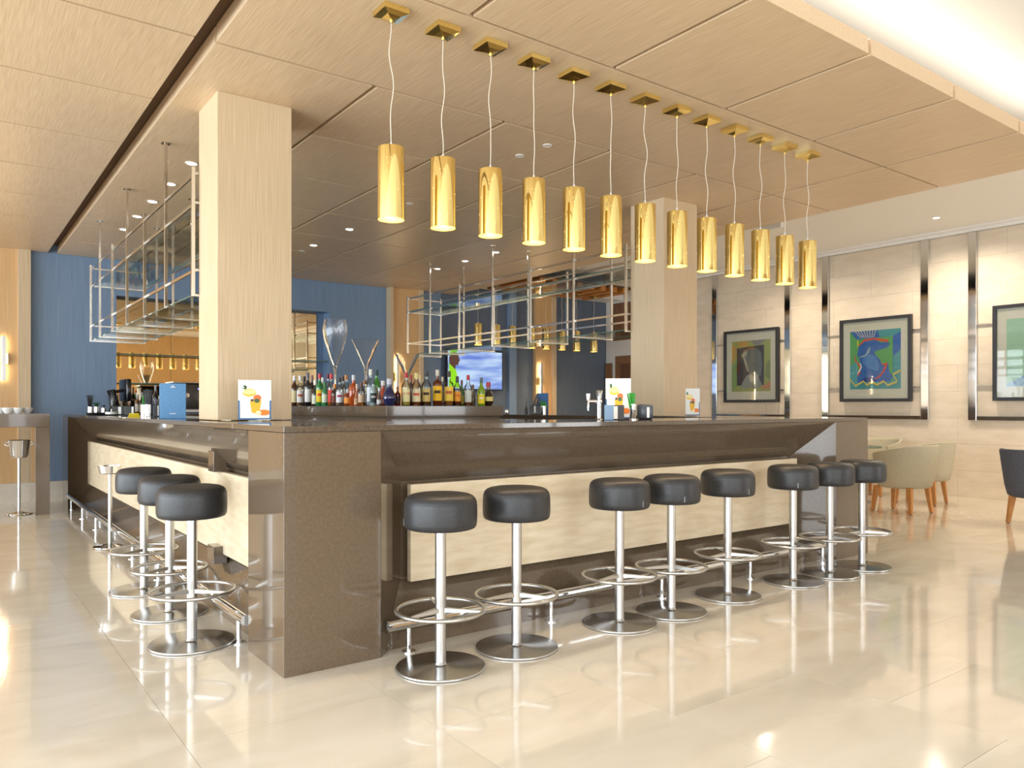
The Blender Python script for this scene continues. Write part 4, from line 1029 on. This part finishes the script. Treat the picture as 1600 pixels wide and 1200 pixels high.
# ================================================================= CONSOLE TABLE AND BOWLS
ct = empty('console_table', (-1.6, 7.1, 0))
MB().box(-1.3, 1.362, -.38, .38, .982, 1.132, .003).build('table_top', 'stone', ct)
MB().box(1.222, 1.362, -.38, .38, 0, .98, .003).build('leg', 'stone', ct)
MB().box(-1.3, -1.16, -.38, .38, 0, .98, .003).build('leg', 'stone', ct)
tag(ct, 'brown stone waterfall console table at the far left', 'table')
bowl0 = None
for i, (px, Y, lab) in enumerate(((2, 7.05, 'leftmost'), (12.5, 6.86, 'second from the left, front'), (28, 6.86, 'middle front'), (24, 7.13, 'middle back'), (42.5, 6.93, 'rightmost'))):
    X, w = atY(px, Y)
    if bowl0 is None:
        b = MB().lathe([(.001, .004), (.028, .004), (.03, 0), (.034, 0), (.034, .006), (.053, .03), (.060, .065), (.056, .066), (.048, .034), (.03, .012), (.001, .01)], n=28, cap=False)
        bowl0 = o = b.build('bowl', 'cup', None, 50)
    else: o = bowl0.copy(); COL.objects.link(o)
    o.location = (X, Y, 1.1322); tag(o, '%s small white bowl on the stone console table' % lab, 'bowl', 'white bowls on the console')

# ================================================================= TUB CHAIRS
def tub_chair(mat, label, x, y, rz, legm='oakleg'):
    c = empty('tub_chair', (x, y, 0), rz)       # opening faces local -y
    b = MB(); n = 36; rings = []
    zb = .29
    def ring(t):      # t: -1..1 around from left arm to right arm via back
        a = PI/2+t*2.15                         # angle, back at +y
        d = abs(t)
        ht = .78-.10*(max(0, d-.3)/.7)**1.3
        ci, si = math.cos(a), math.sin(a)
        def pt(R_, z): return (R_*ci, R_*1.16*si+.02, z)
        return [pt(.225, zb), pt(.262, zb+.02), pt(.285, zb+.12), pt(.325, ht-.03), pt(.322, ht-.006), pt(.305, ht), pt(.283, ht-.01), pt(.275, ht-.04), pt(.235, zb+.2), pt(.2, zb+.1), pt(.19, zb)]
    for i in range(n+1): rings.append([b.b.verts.new(p) for p in ring(-1+2*i/n)])
    for A_, B_ in zip(rings, rings[1:]):
        for k in range(len(A_)): b.face([A_[k], A_[(k+1) % len(A_)], B_[(k+1) % len(A_)], B_[k]])
    b.face(rings[0]); b.face(rings[-1][::-1])
    b.build('back_shell', mat, c, 55)
    s_ = MB(); pr_ = [(.2, zb-.01), (.235, zb), (.245, .4), (.235, .44), (.2, .455), (.001, .46)]
    s_.lathe(pr_, n=32)
    s_.build('seat_cushion', mat, c, 50)
    for lx, ly in ((-.17, -.2), (.17, -.2), (-.17, .2), (.17, .2)):
        b = MB(); t0, t1 = .026, .016
        v = []
        for z, t, k in ((.3, t0, 1.0), (.006, t1, 1.16)):
            v.append([b.b.verts.new((lx*k+sx*t, ly*k+sy*t, z)) for sx, sy in ((-1,-1),(1,-1),(1,1),(-1,1))])
        b.face(v[0]); b.face(v[1][::-1])
        for k in range(4): b.face([v[0][k], v[0][(k+1) % 4], v[1][(k+1) % 4], v[1][k]])
        lg = b.build('leg', legm, c)
        MB().cyl(.013, 0, .006, c=(lx*1.16, ly*1.16, 0), n=10).build('foot_pad', 'black', lg)
    tag(c, label, 'chair', 'tub chairs'); return c
tub_chair('beige', 'beige fabric tub chair with oak legs nearest the bar end, back turned to the camera', 7.66, 1.09, PI-.1)
tub_chair('beige', 'beige tub chair with oak legs behind the nearest beige one', 8.68, 1.36, PI+.1)
tub_chair('beige', 'beige tub chair mostly hidden behind the bar end, beyond the glass table', 9.15, 2.2, -PI/2)
tub_chair('grey', 'charcoal grey tub chair cut by the right edge of the view', 7.74, -.3, .93)
gt = empty('glass_table', (8.12, 1.9, 0))
MB().cyl(.30, .695, .705, n=48).build('glass_top', 'shelfg', gt, 40)
MB().lathe([(.301, .694), (.302, .70), (.301, .706)], n=48, cap=False).build('top_edge', 'edgeg', gt)
MB().cyl(.03, .01, .695, n=20).build('stem', 'steel', gt, 40); MB().lathe([(.2, 0), (.205, .006), (.2, .012), (.03, .02)], n=36).build('base', 'steel', gt, 40)
tag(gt, 'round glass-topped table between the beige chairs at the bar end', 'table')
